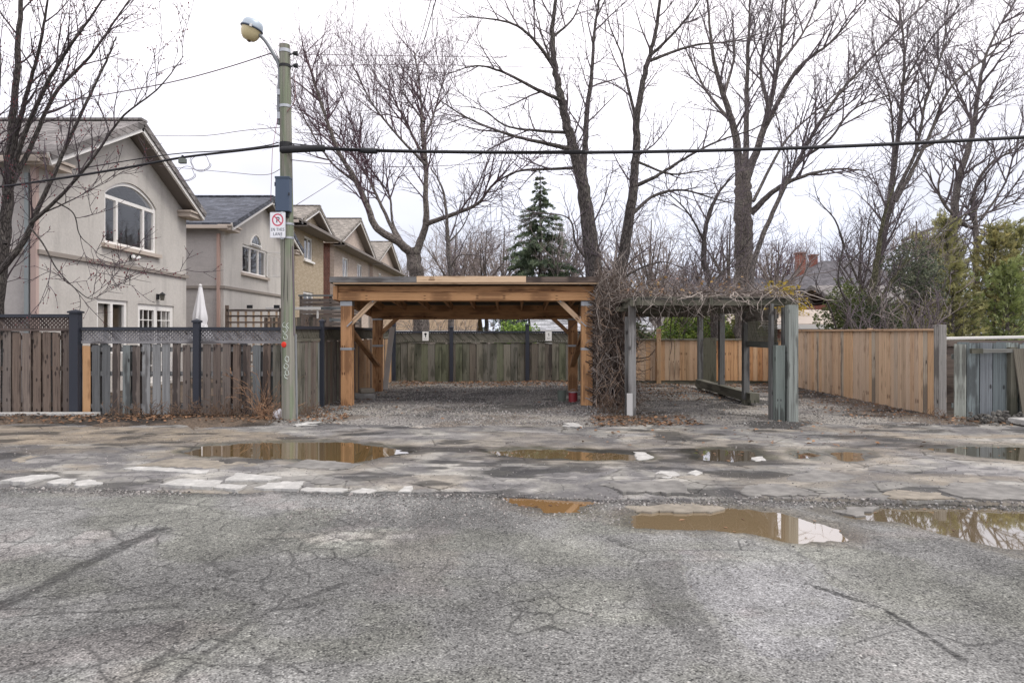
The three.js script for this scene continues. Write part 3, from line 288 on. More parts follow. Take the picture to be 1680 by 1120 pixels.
fence({ label: 'low cedar fence behind the pergola with skirt boards', a: [3.1, 20.3], b: [8.05, 20.2], w: 0.14, h: 1.42, y0: 0.22, gap: 0.004, mats: mCedarB, pick: (s, k, r) => s > 2.7 ? [mCedarB[1], mCedar[2], mCedarB[3]][Math.floor(r() * 3)] : [mCedar[1], mCedarB[0], mCedarB[2], mCedar[3]][Math.floor(r() * 4)], seed: 55, rails: [0.35, 1.3], cap: 1.44, capM: mBackF[2], posts: [[1.25, 0.12, 1.75, mCedarB[2], 0.05]], skirts: [[0.16, 0.2, mDark[1]]] });
fence({ label: 'tall new cedar plank fence running back on the right', a: [7.95, 20.1], b: [7.98, 12.62], w: 0.14, h: 1.69, y0: 0.04, gap: 0.003, mats: mCedar, seed: 56, tops: 0.006, rails: [0.4, 1.2], cap: 1.7, capM: mCedar[1], posts: [[4.8, 0.1, 1.74, mCedar[3], -0.06], [7.42, 0.16, 1.79, WM(TX.silver, [1.05, 1.02, 0.98]), 0.02]] });
fence({ label: 'old teal grey board fence at the far right', a: [8.12, 12.55], b: [12.6, 12.4], w: 0.215, h: 1.46, y0: 0.02, gap: 0.02, mats: mTeal, back: 1, seed: 57, tops: 0.03, rails: [0.3, 1.2], posts: [[1.02, 0.12, 1.38, mDark[1], 0.06]] });
{ // things leaning on the teal fence
  const t = thing('rail_bar', 'weathered horizontal bar fixed across the teal fence', 'bar', [8.4, 1.31, -12.42]); part('bar', bar(V(0, 0, 0), V(3.2, 0.02, -0.04), 0.06, 0.07), WM(TX.silver, [0.7, 0.72, 0.68]), t); part('bar_end', box(0.2, 0.09, 0.07, 0.05, 0, 0.01), mDark[1], t);
  const p = thing('leaning_board', 'dark board leaning against the teal fence at the right edge', 'board', [9.32, 0.03, -12.3]); part('board', bar(V(0, 0, 0), V(-0.12, 1.32, -0.1), 0.19, 0.03, V(0, 0, 1)), mDark[3], p);
  const p2 = thing('leaning_board', 'pale grey board leaning at the right edge beside the dark board', 'board', [9.55, 0.03, -12.26]); part('board', bar(V(0, 0, 0), V(-0.1, 1.36, -0.12), 0.15, 0.03, V(0, 0, 1)), WM(TX.silver), p2);
  const g = thing('lattice_panel', 'grey lattice panel leaning at the right edge', 'lattice panel', [9.68, 0.1, -12.24]); const q = part('lattice', lattice(1.3, 0, 1.2, 0.13, 0.04, 0.01, 0), mLattice[1], g); q.userData.kind = 'stuff'; part('frame', merge([box(1.3, 0.05, 0.03, 0.65, 0, 0), box(1.3, 0.05, 0.03, 0.65, 1.2, 0), box(0.05, 1.2, 0.032, 0, 0.6, 0)]), mLattice[1], g); }
// two small white notices on the dark fence
for (const [px, lab] of [[698, 'left of the two small white notices on the dark fence behind the carport'], [900, 'right of the two small white notices on the dark fence behind the carport']]) {
  const c = document.createElement('canvas'); c.width = 64; c.height = 96; const k = c.getContext('2d'); k.fillStyle = '#e8e8e2'; k.fillRect(0, 0, 64, 96); k.fillStyle = '#26282a'; if (px < 800) { k.beginPath(); k.arc(32, 26, 13, 0, 7); k.fill(); k.fillRect(28, 38, 10, 22); k.fillStyle = '#9a9a96'; k.fillRect(14, 74, 36, 4); } else { k.font = 'bold 44px sans-serif'; k.fillText('1', 22, 48); k.fillStyle = '#9a9a96'; k.fillRect(14, 66, 36, 4); k.fillRect(14, 76, 30, 4); }
  const t = new THREE.CanvasTexture(c); t.colorSpace = THREE.SRGBColorSpace; const s = thing('notice_sign', lab, 'sign', [(px - 840) * 21.3 / F, 1.53, -21.3]); part('plate', box(0.2, 0.29, 0.012, 0, 0, 0), mWhite, s); part('face', new THREE.PlaneGeometry(0.19, 0.28), std({ map: t, roughness: 0.6 }), s, [0, 0, 0.009]); }

// ---------------------------------------------------------------- carport
{ const t = thing('carport', 'open timber carport of orange brown beams on four posts', 'carport', [-0.96, 0, -14.55]), X = 2.55, D = 3.3, W2 = 0.235;
  for (const [x, z, m, y0] of [[-X, 0, mFir[0], 0.03], [X, 0, mFir[2], 0.03], [-X, -D, mFir[1], 0.06], [X, -D, mFir[1], 0.06]]) {
    const top = z ? 2.06 : 2.3, p = part('post', box(W2, top - y0, W2, 0, (top - y0) / 2, 0, 0.008), m, t, [x, y0, z]);
    part('bracket', merge([box(W2 + 0.014, 0.1, W2 + 0.014, 0, top - y0 - 0.04, 0)]), mMetal, p); part('band', box(W2 + 0.012, 0.05, W2 + 0.012, 0, 1.3 - y0, 0), mMetal, p);
    part('footing', merge([box(0.5, 0.12, 0.4, 0, -0.03, 0.02, 0.02)]), mSlab[1], p); }
  const fr = part('front_beam', box(5.42, 0.31, 0.09, 0, 2.475, 0.13, 0.008), mFir[0], t); part('board', box(5.4, 0.16, 0.03, 0, 2.4, 0.192), mFir[2], fr); part('board', box(5.36, 0.1, 0.02, 0, 2.56, 0.188), mFir[1], fr);
  part('front_beam', box(5.3, 0.3, 0.09, 0, 2.46, -0.13), mFirDark, t);
  part('rear_beam', box(5.36, 0.34, 0.1, 0, 2.18, -D + 0.14), mFirDark, t); part('rear_beam', box(5.36, 0.3, 0.09, 0, 2.14, -D - 0.14), mFirDark, t);
  for (const s of [-1, 1]) { part('side_beam', bar(V(s * (X + 0.2), 2.48, 0.24), V(s * (X + 0.2), 2.2, -D - 0.3), 0.09, 0.29), s < 0 ? mFir[0] : mFirPale, t);
    part('brace', bar(V(s * (X - 0.08), 1.83, 0.05), V(s * (X - 0.62), 2.36, 0.05), 0.1, 0.06, V(0, 0, 1)), mFirPale, t); part('bracket', merge([bar(V(s * (X - 0.02), 1.77, 0.09), V(s * (X - 0.13), 1.88, 0.09), 0.02, 0.13, V(0, 0, 1)), bar(V(s * (X - 0.55), 2.29, 0.09), V(s * (X - 0.65), 2.38, 0.09), 0.02, 0.12, V(0, 0, 1))]), mMetal, t);
    part('brace', bar(V(s * (X - 0.05), 1.58, -D + 0.05), V(s * (X - 0.62), 2.1, -D + 0.1), 0.1, 0.06, V(0, 0, 1)), mFirDark, t);
    part('brace', bar(V(s * (X - 0.02), 1.72, -0.1), V(s * (X - 0.02), 0.78, -D + 0.1), 0.13, 0.07), mFirDeep, t); }
  for (let k = 0; k < 9; k++) { const x = -2.4 + k * 0.6; part('rafter', bar(V(x, 2.52, 0.06), V(x, 2.3, -D + 0.05), 0.05, 0.16), mFirDark, t); }
  const roof = part('roof', bar(V(0, 2.7, 0.42), V(0, 2.38, -D - 0.55), 5.62, 0.05), WM(TX.dark, [0.75, 0.72, 0.7]), t);
  part('roof_edge', box(1.86, 0.11, 0.04, -1.88, 2.742, 0.44), WM(TX.silver, [0.62, 0.62, 0.64]), roof); part('roof_edge', box(1.56, 0.11, 0.04, 2.02, 2.742, 0.44), WM(TX.grey, [0.82, 0.74, 0.7]), roof); part('roof_edge', box(2.26, 0.125, 0.045, 0.12, 2.747, 0.445), mFirPale, roof); part('drip_board', box(5.5, 0.035, 0.05, 0, 2.665, 0.4), mFirPale, roof);
  part('roof_felt', bar(V(0, 2.735, 0.36), V(0, 2.42, -D - 0.5), 5.55, 0.02), std({ color: col(70, 70, 72) }), roof); }
{ const b = thing('leaning_board', 'white board leaning behind the rear left carport post', 'board', [-3.42, 0.5, -18.35]); part('board', bar(V(0, -0.4, 0), V(0.18, 1.3, -0.1), 0.14, 0.03, V(0, 0, 1)), mWhiteOld, b);
  const st = thing('stone_block', 'flat grey stone block beside the front left carport post', 'stone', [-3.45, 0.12, -15.9], 0.4); part('block', box(0.5, 0.2, 0.3, 0, 0.02, 0, 0.05), mSlab[2], st); part('block', box(0.34, 0.12, 0.24, 0.06, 0.17, 0.01, 0.04), mSlab[1], st);
  const rb = thing('paint_can', 'small red can beside the front right carport post', 'can', [1.36, 0.06, -15.2]); const cg = new THREE.CylinderGeometry(0.1, 0.1, 0.26, 20); cg.translate(0, 0.13, 0); part('can', cg, std({ color: col(132, 40, 48), roughness: 0.5 }), rb); const rg = new THREE.TorusGeometry(0.1, 0.008, 6, 20); rg.rotateX(Math.PI / 2); rg.translate(0, 0.26, 0); part('rim', rg, mMetal, rb); part('handle', tubeG(spline([V(-0.1, 0.22, 0), V(-0.07, 0.3, 0.05), V(0, 0.33, 0.07), V(0.07, 0.3, 0.05), V(0.1, 0.22, 0)], 12), 0.004, 5), mMetal, rb);
  const gc = thing('planter_box', 'grey green tub beside the red can near the carport post', 'tub', [1.12, 0.06, -15.35]); const pg = new THREE.CylinderGeometry(0.14, 0.11, 0.28, 4, 1, true); pg.rotateY(Math.PI / 4); pg.translate(0, 0.14, 0); part('tub', pg, std({ color: col(96, 104, 96), side: THREE.DoubleSide }), gc); part('soil', box(0.17, 0.04, 0.17, 0, 0.2, 0), std({ color: col(60, 50, 40) }), gc); }

// ---------------------------------------------------------------- pergola with dead vines
const PGX = [2.3, 5.0];
{ const t = thing('pergola', 'old grey timber pergola carport with flat roof under dead vines', 'pergola', [3.65, 0, -12.6]), ox = -3.65, oz = 12.6, post = (x, d, w, dp, y0, y1, m, name = 'post') => part(name, box(w, y1 - y0, dp, 0, 0, 0, 0.006), m, t, [x + ox, (y0 + y1) / 2, -d + oz]);
  const mA = WM(TX.silver, [1.05, 1.05, 1.05]), mB = WM(TX.silver, [0.55, 0.56, 0.56]), mC = WM(TX.silver, [0.66, 0.78, 0.74]), mD = WM(TX.silver, [0.92, 1.02, 0.98]);
  post(2.28, 12.95, 0.13, 0.13, 0, 2.16, mA); post(2.19, 13.05, 0.05, 0.12, 0, 1.95, mB); post(2.22, 12.86, 0.11, 0.03, 0, 0.5, mWhiteOld, 'board');
  post(4.74, 12.12, 0.17, 0.17, 0, 1.42, mC); post(4.655, 12.25, 0.05, 0.16, 0, 2.16, mB); post(4.94, 12.05, 0.17, 0.18, 0, 2.13, mD); post(4.86, 12.2, 0.06, 0.1, 0.3, 2.1, mB);
  post(4.82, 12.1, 0.44, 0.36, -0.04, 0.05, std({ color: col(48, 46, 44) }), 'base');
  for (const [x, d, h] of [[5.07, 14.8, 2.15], [5.16, 16.8, 2.15], [5.16, 18.7, 2.12], [2.35, 17.6, 2.1]]) { post(x, d, 0.13, 0.14, 0.02, h, mB); post(x, d - 0.03, 0.15, 0.16, 0.02, 0.2, mDark[1], 'base'); }
  part('rail', bar(V(4.78 + ox, 1.42, -12.3 + oz), V(5.1 + ox, 1.4, -14.8 + oz), 0.05, 0.12), WM(TX.silver, [0.6, 0.66, 0.62]), t); part('rail', bar(V(4.78 + ox, 1.94, -12.3 + oz), V(5.1 + ox, 1.98, -14.8 + oz), 0.05, 0.08), mB, t);
  part('board', bar(V(4.76 + ox, 1.98, -12.3 + oz), V(5.06 + ox, 1.98, -14.75 + oz), 0.03, 0.2), WM(TX.silver, [1.05, 1.0, 0.94]), t);
  { const l = lattice(2.5, 1.44, 1.9, 0.06, 0.014, 0.006, 0); l.applyMatrix4(M4().makeRotationY(yawOf([4.78, 12.3], [5.1, 14.8]))); l.translate(4.78 + ox, 0, -12.3 + oz); const q = part('lattice', l, mDark[1], t); q.userData.kind = 'stuff'; }
  part('bumper_beam', bar(V(5.1 + ox, 0.27, -18.6 + oz), V(5.16 + ox, 0.25, -14.5 + oz), 0.2, 0.2), mDark[1], t);
  part('panel', box(0.5, 1.35, 0.04, 0, 0, 0), WM(TX.dark, [0.5, 0.52, 0.44]), t, [5.62 + ox, 0.82, -19.6 + oz]);
  for (const d of [12.25, 13.9, 15.6, 17.3, 18.8]) part('beam', box(3.0, 0.1, 0.07, 0, 0, 0), mDark[1], t, [3.62 + ox, d < 13 ? 2.18 : 2.12, -d + oz]);
  part('beam', box(2.9, 0.05, 0.12, 0, 0, 0), WM(TX.silver, [0.5, 0.5, 0.48]), t, [3.62 + ox, 2.245, -12.3 + oz]);
  for (const x of [2.26, 2.9, 3.55, 4.2, 4.92]) part('joist', bar(V(x + ox, 2.2, -12.15 + oz), V(x + 0.1 + ox, 2.16, -18.9 + oz), 0.06, 0.13), mDark[1], t);
  for (let k = 0; k < 26; k++) part('slat', box(2.95, 0.025, 0.2, 0, 0, 0), mDark[k % 3], t, [3.66 + ox + (R0() - 0.5) * 0.06, 2.275, -12.3 - k * 0.256 + oz], [0, (R0() - 0.5) * 0.03, 0]); }
function tangle(tb, n, seed, start, dirOf, len, rr, steps, wobble, minX) { const r = rnd(seed); for (let k = 0; k < n; k++) { const p = start(r), d = dirOf(r, p), l = [p.clone()], L = len * (0.4 + r()), st = L / steps; for (let s = 0; s < steps; s++) { d.x += (r() - 0.5) * wobble; d.y += (r() - 0.5) * wobble; d.z += (r() - 0.5) * wobble; d.normalize(); p.addScaledVector(d, st); if (minX !== undefined && p.x < minX) { p.x = minX + r() * 0.05; d.x = Math.abs(d.x); } if (p.y < 0.04) p.y = 0.04; l.push(p.clone()); } const q = rr * (0.5 + r() * r() * 1.6); tb.add(l, q, q * 0.5, 4); } }
{ const a = new Tubes(), b = new Tubes(), c = new Tubes();
  tangle(a, 850, 61, (r) => V(2.2 + r() * 2.95, 2.29 + r() * r() * 0.16, -12.1 - r() * 5.5), (r) => V(r() - 0.5, (r() - 0.5) * 0.22, r() - 0.5).normalize(), 1.1, 0.007, 7, 0.9);
  tangle(b, 200, 62, (r) => V(2.2 + r() * 3.0, 2.28 + r() * 0.12, -12.2 + r() * 0.2 - r() * r() * 3), (r) => V((r() - 0.5) * 1.2, -0.1 - r() * 0.7, 0.5).normalize(), 0.5, 0.007, 6, 1.0);
  tangle(c, 260, 63, (r) => V(2.3 + r() * 2.8, 2.35 + r() * 0.1, -12.5 - r() * 5), (r) => V(r() - 0.5, 0.2 + r() * 0.5, r() - 0.5).normalize(), 0.5, 0.004, 5, 1.0);
  const t = thing('vine', 'dead grey vine tangle heaped on the pergola roof', 'vine', [3.65, 2.3, -13]); for (const [q, m, n] of [[a, mVineDark, 'stem'], [b, mVine, 'hanging_stem'], [c, mTwigPale, 'twig']]) { const g = q.geo(); g.translate(-3.65, -2.3, 13); part(n, g, m, t).userData.kind = 'stuff'; }
  const r = rnd(64), L = []; const g = new THREE.BufferGeometry(); g.setAttribute('position', new THREE.Float32BufferAttribute([0, 0, -1, 0.6, 0.16, 0.1, 0, 0, 0.9, -0.6, 0.2, 0], 3)); g.setIndex([0, 1, 2, 0, 2, 3]); g.computeVertexNormals(); g.setAttribute('uv', new THREE.Float32BufferAttribute(new Array(8).fill(0.5), 2));
  for (let k = 0; k < 420; k++) L.push([-1.4 + r() * 2.9 * r() * 1.4, r() * 0.4, 0.7 - r() * 4.5, 0.02 + r() * 0.03, r() * 6, r() * 6, r() * 6]);
  const o = scatter('leaf', g, std({ side: THREE.DoubleSide }), L, null, (i, cc) => cc.setRGB(0.3 * (0.5 + hsh(i, 3)), 0.19 * (0.5 + hsh(i, 3)), 0.1)); o.name = 'dry_leaf'; t.add(o); }
{ const a = new Tubes(), b = new Tubes(), dk = new Tubes(), cx = 2.02, cz = -14.5, onTrunk = (r) => { const A = r() * 6.28, y = 0.1 + Math.pow(r(), 0.8) * 2.5, R = 0.28 + r() * 0.24; return V(cx + Math.cos(A) * R, y, cz + Math.sin(A) * R); };
  tangle(dk, 1500, 74, onTrunk, (r) => V((r() - 0.5) * 0.8, r() < 0.6 ? -0.9 : 0.8, (r() - 0.5) * 0.8).normalize(), 0.8, 0.008, 8, 0.9, 1.74); tangle(a, 640, 71, onTrunk, (r) => V((r() - 0.5) * 0.6, r() < 0.6 ? -0.9 : 0.8, (r() - 0.5) * 0.6).normalize(), 0.9, 0.007, 9, 0.8, 1.74);
  tangle(b, 190, 72, (r) => { const A = r() * 6.28; return V(cx + Math.cos(A) * 0.4, 0.3 + r() * 2.3, cz + Math.sin(A) * 0.4); }, (r) => V((r() - 0.5) * 1.6, -0.3 - r() * 0.5, 0.5 * r() + 0.1).normalize(), 0.8, 0.007, 7, 0.8, 1.74);
  tangle(a, 110, 73, (r) => V(1.75 + r() * 1.1, 2.1 + r() * 0.7, cz + 0.4 - r() * 1.4), (r) => V(r() - 0.4, (r() - 0.6) * 0.7, r() - 0.5).normalize(), 1.0, 0.006, 7, 0.7, 1.72);
  const t = thing('vine', 'dead vine mat hanging round the twin tree trunk beside the carport', 'vine', [cx, 0, cz]); for (const [q, m, n] of [[dk, std({ color: col(92, 80, 72) }), 'stem'], [a, mVine, 'stem'], [b, std({ color: col(176, 152, 132) }), 'hanging_stem']]) { const g = q.geo(); g.translate(-cx, 0, -cz); part(n, g, m, t).userData.kind = 'stuff'; } }

// ---------------------------------------------------------------- utility pole and its fittings
{ const bx = -4.02, bz = -12.32, tilt = -0.085, H = 6.83, axis = (y) => V(bx + tilt * y / H, y, bz), rad = (y) => lerp(0.135, 0.095, y / H);
  const poleTex = pair(256, 1024, (u, v, o, i, j) => { const x = u * 0.8, y = v * 7, g = fbm(x * 60, y * 1.1, 3), ck = ss(0.7, 0.76, fbm(x * 40 + 9, y * 0.8, 3)), n = fbm(x * 12, y * 2 + 5, 4), gr = ss(0.4, 0.7, n), k = (0.8 + 0.4 * g) * (1 - 0.5 * ck) + (hsh(i, j) - 0.5) * 0.06; o[0] = lerp(136, 122, gr) * k; o[1] = lerp(134, 130, gr) * k; o[2] = lerp(124, 110, gr) * k; return clamp(0.7 - ck * 0.6 + g * 0.2); }, 1 / 0.8, 1 / 7);
  const t = thing('utility_pole', 'round weathered wooden utility pole standing in front of the fence', 'utility pole', [bx, 0, bz]), loc = (p) => p.clone().sub(V(bx, 0, bz));
  const l = []; for (let k = 0; k <= 24; k++) l.push(loc(axis(-0.15 + (H + 0.15) * k / 24))); part('shaft', new Tubes().add(l, 0.136, 0.095, 20).geo(), std({ ...poleTex, bumpScale: 0.012, roughness: 0.9 }), t); { const c = new THREE.CylinderGeometry(0.095, 0.095, 0.01, 20); const p = loc(axis(H)); c.translate(p.x, p.y, p.z); part('top', c, mSlab[2], t); }
  const strap = (y, h, m) => { const c = new THREE.CylinderGeometry(rad(y) + 0.008, rad(y) + 0.008, h, 20, 1, true); const p = loc(axis(y)); c.translate(p.x, p.y, p.z); part('strap', c, m, t); };
  strap(6.72, 0.06, mMetal); strap(6.45, 0.05, mBlack); strap(5.72, 0.05, mMetal); strap(5.02, 0.1, mBlack); strap(4.93, 0.06, mBlack); strap(3.6, 0.04, mMetal); strap(3.35, 0.04, mMetal);
  for (const y of [6.62, 6.4]) { const p = axis(y), g = new THREE.CylinderGeometry(0.035, 0.045, 0.07, 12); g.rotateZ(Math.PI / 2); const q = loc(p); g.translate(q.x + 0.2, q.y + 0.05, 0.03); part('insulator', merge([g, bar(V(q.x, q.y, 0.03), V(q.x + 0.17, q.y + 0.05, 0.03), 0.02, 0.02)]), mBlack, t); }
  part('conduit', tubeG([loc(axis(0)).add(V(0.14, 0, 0.02)), loc(axis(1.62)).add(V(0.136, 0, 0.02))], 0.022, 10), WM(TX.silver, [0.9, 0.95, 1]), t); part('conduit', tubeG([loc(axis(1.6)).add(V(0.12, 0, 0.05)), loc(axis(3.2)).add(V(0.115, 0, 0.05))], 0.012, 8), mWire, t);
  part('pole_wire', tubeG(spline([loc(axis(5.6)).add(V(0.06, 0, 0.1)), loc(axis(5.75)).add(V(0.17, 0, 0.08)), loc(axis(5.95)).add(V(0.2, 0, 0.06)), loc(axis(6.3)).add(V(0.18, 0, 0.04))], 14), 0.007, 6), std({ color: col(120, 84, 84) }), t);
  part('pole_wire', tubeG([loc(axis(4.0)).add(V(-0.26, 0, 0.08)), loc(axis(4.9)).add(V(-0.22, 0, 0.08)), loc(axis(5.5)).add(V(-0.13, 0, 0.05))], 0.005, 5), std({ color: col(150, 96, 112) }), t);
  // sprayed scribbles and a red mark, hugging the shaft
  const onPole = (a, y, e = 0.003) => { const p = loc(axis(y)), R = rad(y) + e; return V(p.x + Math.sin(a) * R, p.y, p.z + Math.cos(a) * R); };
  for (const pts of [[[-0.1, 1.83], [-0.3, 1.8], [-0.25, 1.75], [0, 1.74], [0.1, 1.68], [-0.1, 1.64], [-0.3, 1.68]], [[0.2, 1.82], [0.05, 1.78], [0.22, 1.72]], [[-0.2, 1.62], [0.05, 1.6], [0.1, 1.54], [-0.15, 1.53], [-0.25, 1.58]], [[0.2, 1.2], [0, 1.22], [-0.1, 1.16], [0.1, 1.12], [0.2, 1.16], [0.15, 1.22]], [[-0.1, 1.1], [0.15, 1.06], [0.05, 1.0], [-0.2, 1.02], [-0.15, 1.08]], [[0.1, 0.98], [-0.1, 0.95], [0, 0.88], [0.18, 0.9], [0.12, 0.97]], [[-0.2, 0.9], [-0.1, 0.84], [0.1, 0.82]]]) { const l2 = spline(pts.map(([a, y]) => onPole(a * 1.7, y)), 22); part('paint_mark', tubeG(l2, 0.005, 5), std({ color: col(206, 216, 208), roughness: 0.7 }), t); }
  { const c = new THREE.SphereGeometry(0.055, 14, 8); c.scale(1, 0.95, 0.25); const p = onPole(-0.35, 1.43); c.rotateY(-0.35); c.translate(p.x, p.y, p.z); part('red_mark', c, std({ color: col(222, 52, 32), roughness: 0.7 }), t); }
  // street lamp
  const a0 = axis(5.75).add(V(-0.115, 0, 0)), s = thing('street_lamp', 'cobra style street lamp on a curved arm at the pole top', 'street lamp', [a0.x, a0.y, a0.z]), rel = (x, y) => P(x, y, 12.32).sub(a0);
  part('arm_bracket', merge([box(0.1, 0.12, 0.12, 0.03, -0.2, 0), box(0.1, 0.1, 0.12, 0.03, 0.22, 0)]), mMetal, s); part('arm', new Tubes().add(spline([V(-0.005, -0.35, 0.0), V(-0.005, 0.2, 0), rel(458, 110), rel(448, 88), rel(434, 66), rel(424, 56)], 30), 0.036, 0.03, 10).geo(), std({ color: col(128, 132, 136), metalness: 0.4, roughness: 0.5 }), s);
  { const ang = -0.32, place = (g) => { g.rotateZ(ang); const p = rel(413, 46); g.translate(p.x, p.y, p.z); return g; };
    const hood = new THREE.LatheGeometry([[0.001, 0.15], [0.09, 0.15], [0.15, 0.13], [0.178, 0.085], [0.19, 0.0], [0.18, -0.015]].map((q) => new THREE.Vector2(...q)), 26), ring = new THREE.TorusGeometry(0.186, 0.018, 8, 28); ring.rotateX(Math.PI / 2); ring.translate(0, -0.012, 0);
    const lens = new THREE.LatheGeometry([[0.178, -0.02], [0.168, -0.1], [0.14, -0.17], [0.1, -0.215], [0.05, -0.225], [0.001, -0.228]].map((q) => new THREE.Vector2(...q)), 26), nub = new THREE.CylinderGeometry(0.035, 0.03, 0.03, 12); nub.translate(0.02, -0.235, 0);
    part('lamp_hood', place(hood), std({ color: col(176, 188, 198), roughness: 0.45, metalness: 0.3, side: THREE.DoubleSide }), s); part('lamp_ring', place(ring), std({ color: col(70, 80, 96), roughness: 0.5 }), s); part('lamp_lens', place(lens), std({ color: col(214, 200, 158), roughness: 0.25, side: THREE.DoubleSide }), s); part('lens_cap', place(nub), std({ color: col(96, 80, 60) }), s); const latch = box(0.04, 0.05, 0.03, 0.06, -0.01, 0.19); part('latch', place(latch), mWhite, s); }
  // grey box
  { const p = P(465, 320, 12.17), b = thing('junction_box', 'blue grey metal junction box strapped to the pole above the sign', 'junction box', [p.x, p.y, p.z]); part('box', box(0.25, 0.6, 0.17, 0, 0, 0, 0.012), std({ color: col(72, 86, 106), roughness: 0.55, metalness: 0.2 }), b); part('lid', box(0.262, 0.04, 0.185, 0, 0.3, 0, 0.008), std({ color: col(62, 76, 94), roughness: 0.55 }), b); part('hinge', merge([box(0.012, 0.07, 0.02, -0.128, 0.18, 0.08), box(0.012, 0.07, 0.02, -0.128, -0.18, 0.08), box(0.02, 0.05, 0.02, 0.125, 0, 0.09)]), mBlack, b); part('bracket', merge([box(0.05, 0.6, 0.06, 0.05, -0.08, -0.1), box(0.08, 0.1, 0.08, 0.04, -0.34, -0.04)]), mBlack, b); }
  // no parking sign
  { const c = document.createElement('canvas'); c.width = 256; c.height = 384; const k = c.getContext('2d'); k.fillStyle = '#e9ebef'; k.fillRect(0, 0, 256, 384); k.strokeStyle = '#b9bcc4'; k.lineWidth = 5; k.strokeRect(5, 5, 246, 374); k.fillStyle = '#3c3e48'; k.font = 'bold 120px sans-serif'; k.textAlign = 'center'; k.fillText('P', 130, 158); k.strokeStyle = '#c84a62'; k.lineWidth = 22; k.beginPath(); k.arc(128, 116, 84, 0, 7); k.stroke(); k.lineWidth = 18; k.beginPath(); k.moveTo(70, 58); k.lineTo(186, 174); k.stroke(); k.fillStyle = '#565a66'; k.font = 'bold 62px sans-serif'; k.fillText('IN THIS', 128, 282); k.fillText('LANE', 128, 350);
    const map = new THREE.CanvasTexture(c); map.colorSpace = THREE.SRGBColorSpace; const p = P(455.5, 369, 12.1), sg = thing('parking_sign', 'white no parking sign with red ring on the pole reading IN THIS LANE', 'sign', [p.x, p.y, p.z], -0.08); const w = 0.285, h = 0.455, R = 0.02, sh = new THREE.Shape(); sh.moveTo(-w / 2 + R, -h / 2); sh.lineTo(w / 2 - R, -h / 2); sh.quadraticCurveTo(w / 2, -h / 2, w / 2, -h / 2 + R); sh.lineTo(w / 2, h / 2 - R); sh.quadraticCurveTo(w / 2, h / 2, w / 2 - R, h / 2); sh.lineTo(-w / 2 + R, h / 2); sh.quadraticCurveTo(-w / 2, h / 2, -w / 2, h / 2 - R); sh.lineTo(-w / 2, -h / 2 + R); sh.quadraticCurveTo(-w / 2, -h / 2, -w / 2 + R, -h / 2);
    const pg = new THREE.ExtrudeGeometry(sh, { depth: 0.005, bevelEnabled: false }); part('plate', pg, mMetal, sg); const fg = new THREE.ShapeGeometry(sh), u = fg.attributes.uv, q = fg.attributes.position; for (let i = 0; i < u.count; i++) u.setXY(i, q.getX(i) / w + 0.5, q.getY(i) / h + 0.5); part('face', fg, std({ map, roughness: 0.45 }), sg, [0, 0, 0.0075]); for (const y of [0.2, -0.2]) { const bo = new THREE.CylinderGeometry(0.008, 0.008, 0.008, 8); bo.rotateX(Math.PI / 2); part('bolt', bo, mMetal, sg, [0.06, y, 0.01]); } part('bracket', box(0.04, 0.5, 0.05, 0.07, 0, -0.03), mMetal, sg); }
  // cables: ends, sag
  const cable = (name, label, cat, pts, r, m, n = 40, sides = 7) => { const o = part(name, tubeG(spline(pts, n), r, sides), m, scene); return tag(o, label, cat); };
  const A = axis(4.97).add(V(0.1, 0, 0.1));
  cable('overhead_cable', 'thick black cable bundle running right from the pole across the trees', 'cable', [A, P(620, 247, 12.3), P(960, 250, 12.15), P(1300, 243, 11.9), P(1700, 224, 11.6), P(2300, 185, 11.2)], 0.032, mCable, 60);
  cable('overhead_cable', 'second thin black cable lashed above the bundle at the pole', 'cable', [axis(5.03).add(V(0.1, 0, 0.09)), P(560, 243, 12.25), P(760, 249, 12.2), P(960, 247, 12.1)], 0.012, mCable);
  cable('splice_case', 'fat black splice case on the cable right beside the pole', 'splice case', [P(462, 246, 12.12), P(470, 245.5, 12.1), P(525, 243, 12.18), P(533, 243, 12.2)], 0.062, mBlack, 20, 14);
  cable('splice_case', 'small black splice on the cable further right', 'splice case', [P(592, 246, 12.2), P(600, 247, 12.2), P(618, 248, 12.2)], 0.05, mBlack, 10, 10);
  cable('overhead_cable', 'black cable running left from the pole past the stucco house', 'cable', [axis(4.99).add(V(-0.1, 0, 0.1)), P(400, 246, 12.4), P(300, 258, 12.5), P(200, 276, 12.6), P(100, 292, 12.6), P(0, 306, 12.6), P(-300, 330, 12.6)], 0.022, mCable, 60);
  cable('overhead_cable', 'thin cable just above the left black cable', 'cable', [axis(5.05).add(V(-0.1, 0, 0.1)), P(440, 238, 12.4), P(380, 246, 12.6), P(280, 253, 13), P(120, 278, 13.2)], 0.01, mCable);
  const W1 = (label, pts, r = 0.006, m = mWire) => cable('service_wire', label, 'wire', pts, r, m, 40, 5);
  W1('twisted wire rising left to right to the lamp arm', [P(448, 86, 12.32), P(380, 108, 12.6), P(300, 130, 13), P(200, 150, 14), P(60, 172, 16)], 0.011);
  W1('upper thin wire leading left from the pole above the roof', [axis(5.35).add(V(-0.1, 0, 0)), P(400, 214, 14), P(340, 222, 16), P(240, 222, 22)], 0.008);
  W1('lower thin wire leading left from the pole to the house gable', [axis(4.6).add(V(-0.1, 0, 0)), P(440, 286, 13), P(370, 282, 15), P(262, 272, 18)], 0.006);
  W1('upper of two thin wires from the insulators to the right', [axis(6.67).add(V(0.24, 0, 0)), P(700, 92, 16), P(1000, 96, 22), P(1400, 110, 30)], 0.007);
  W1('lower of two thin wires from the insulators to the right', [axis(6.45).add(V(0.24, 0, 0)), P(700, 106, 16), P(1000, 114, 22), P(1400, 126, 30)], 0.007);
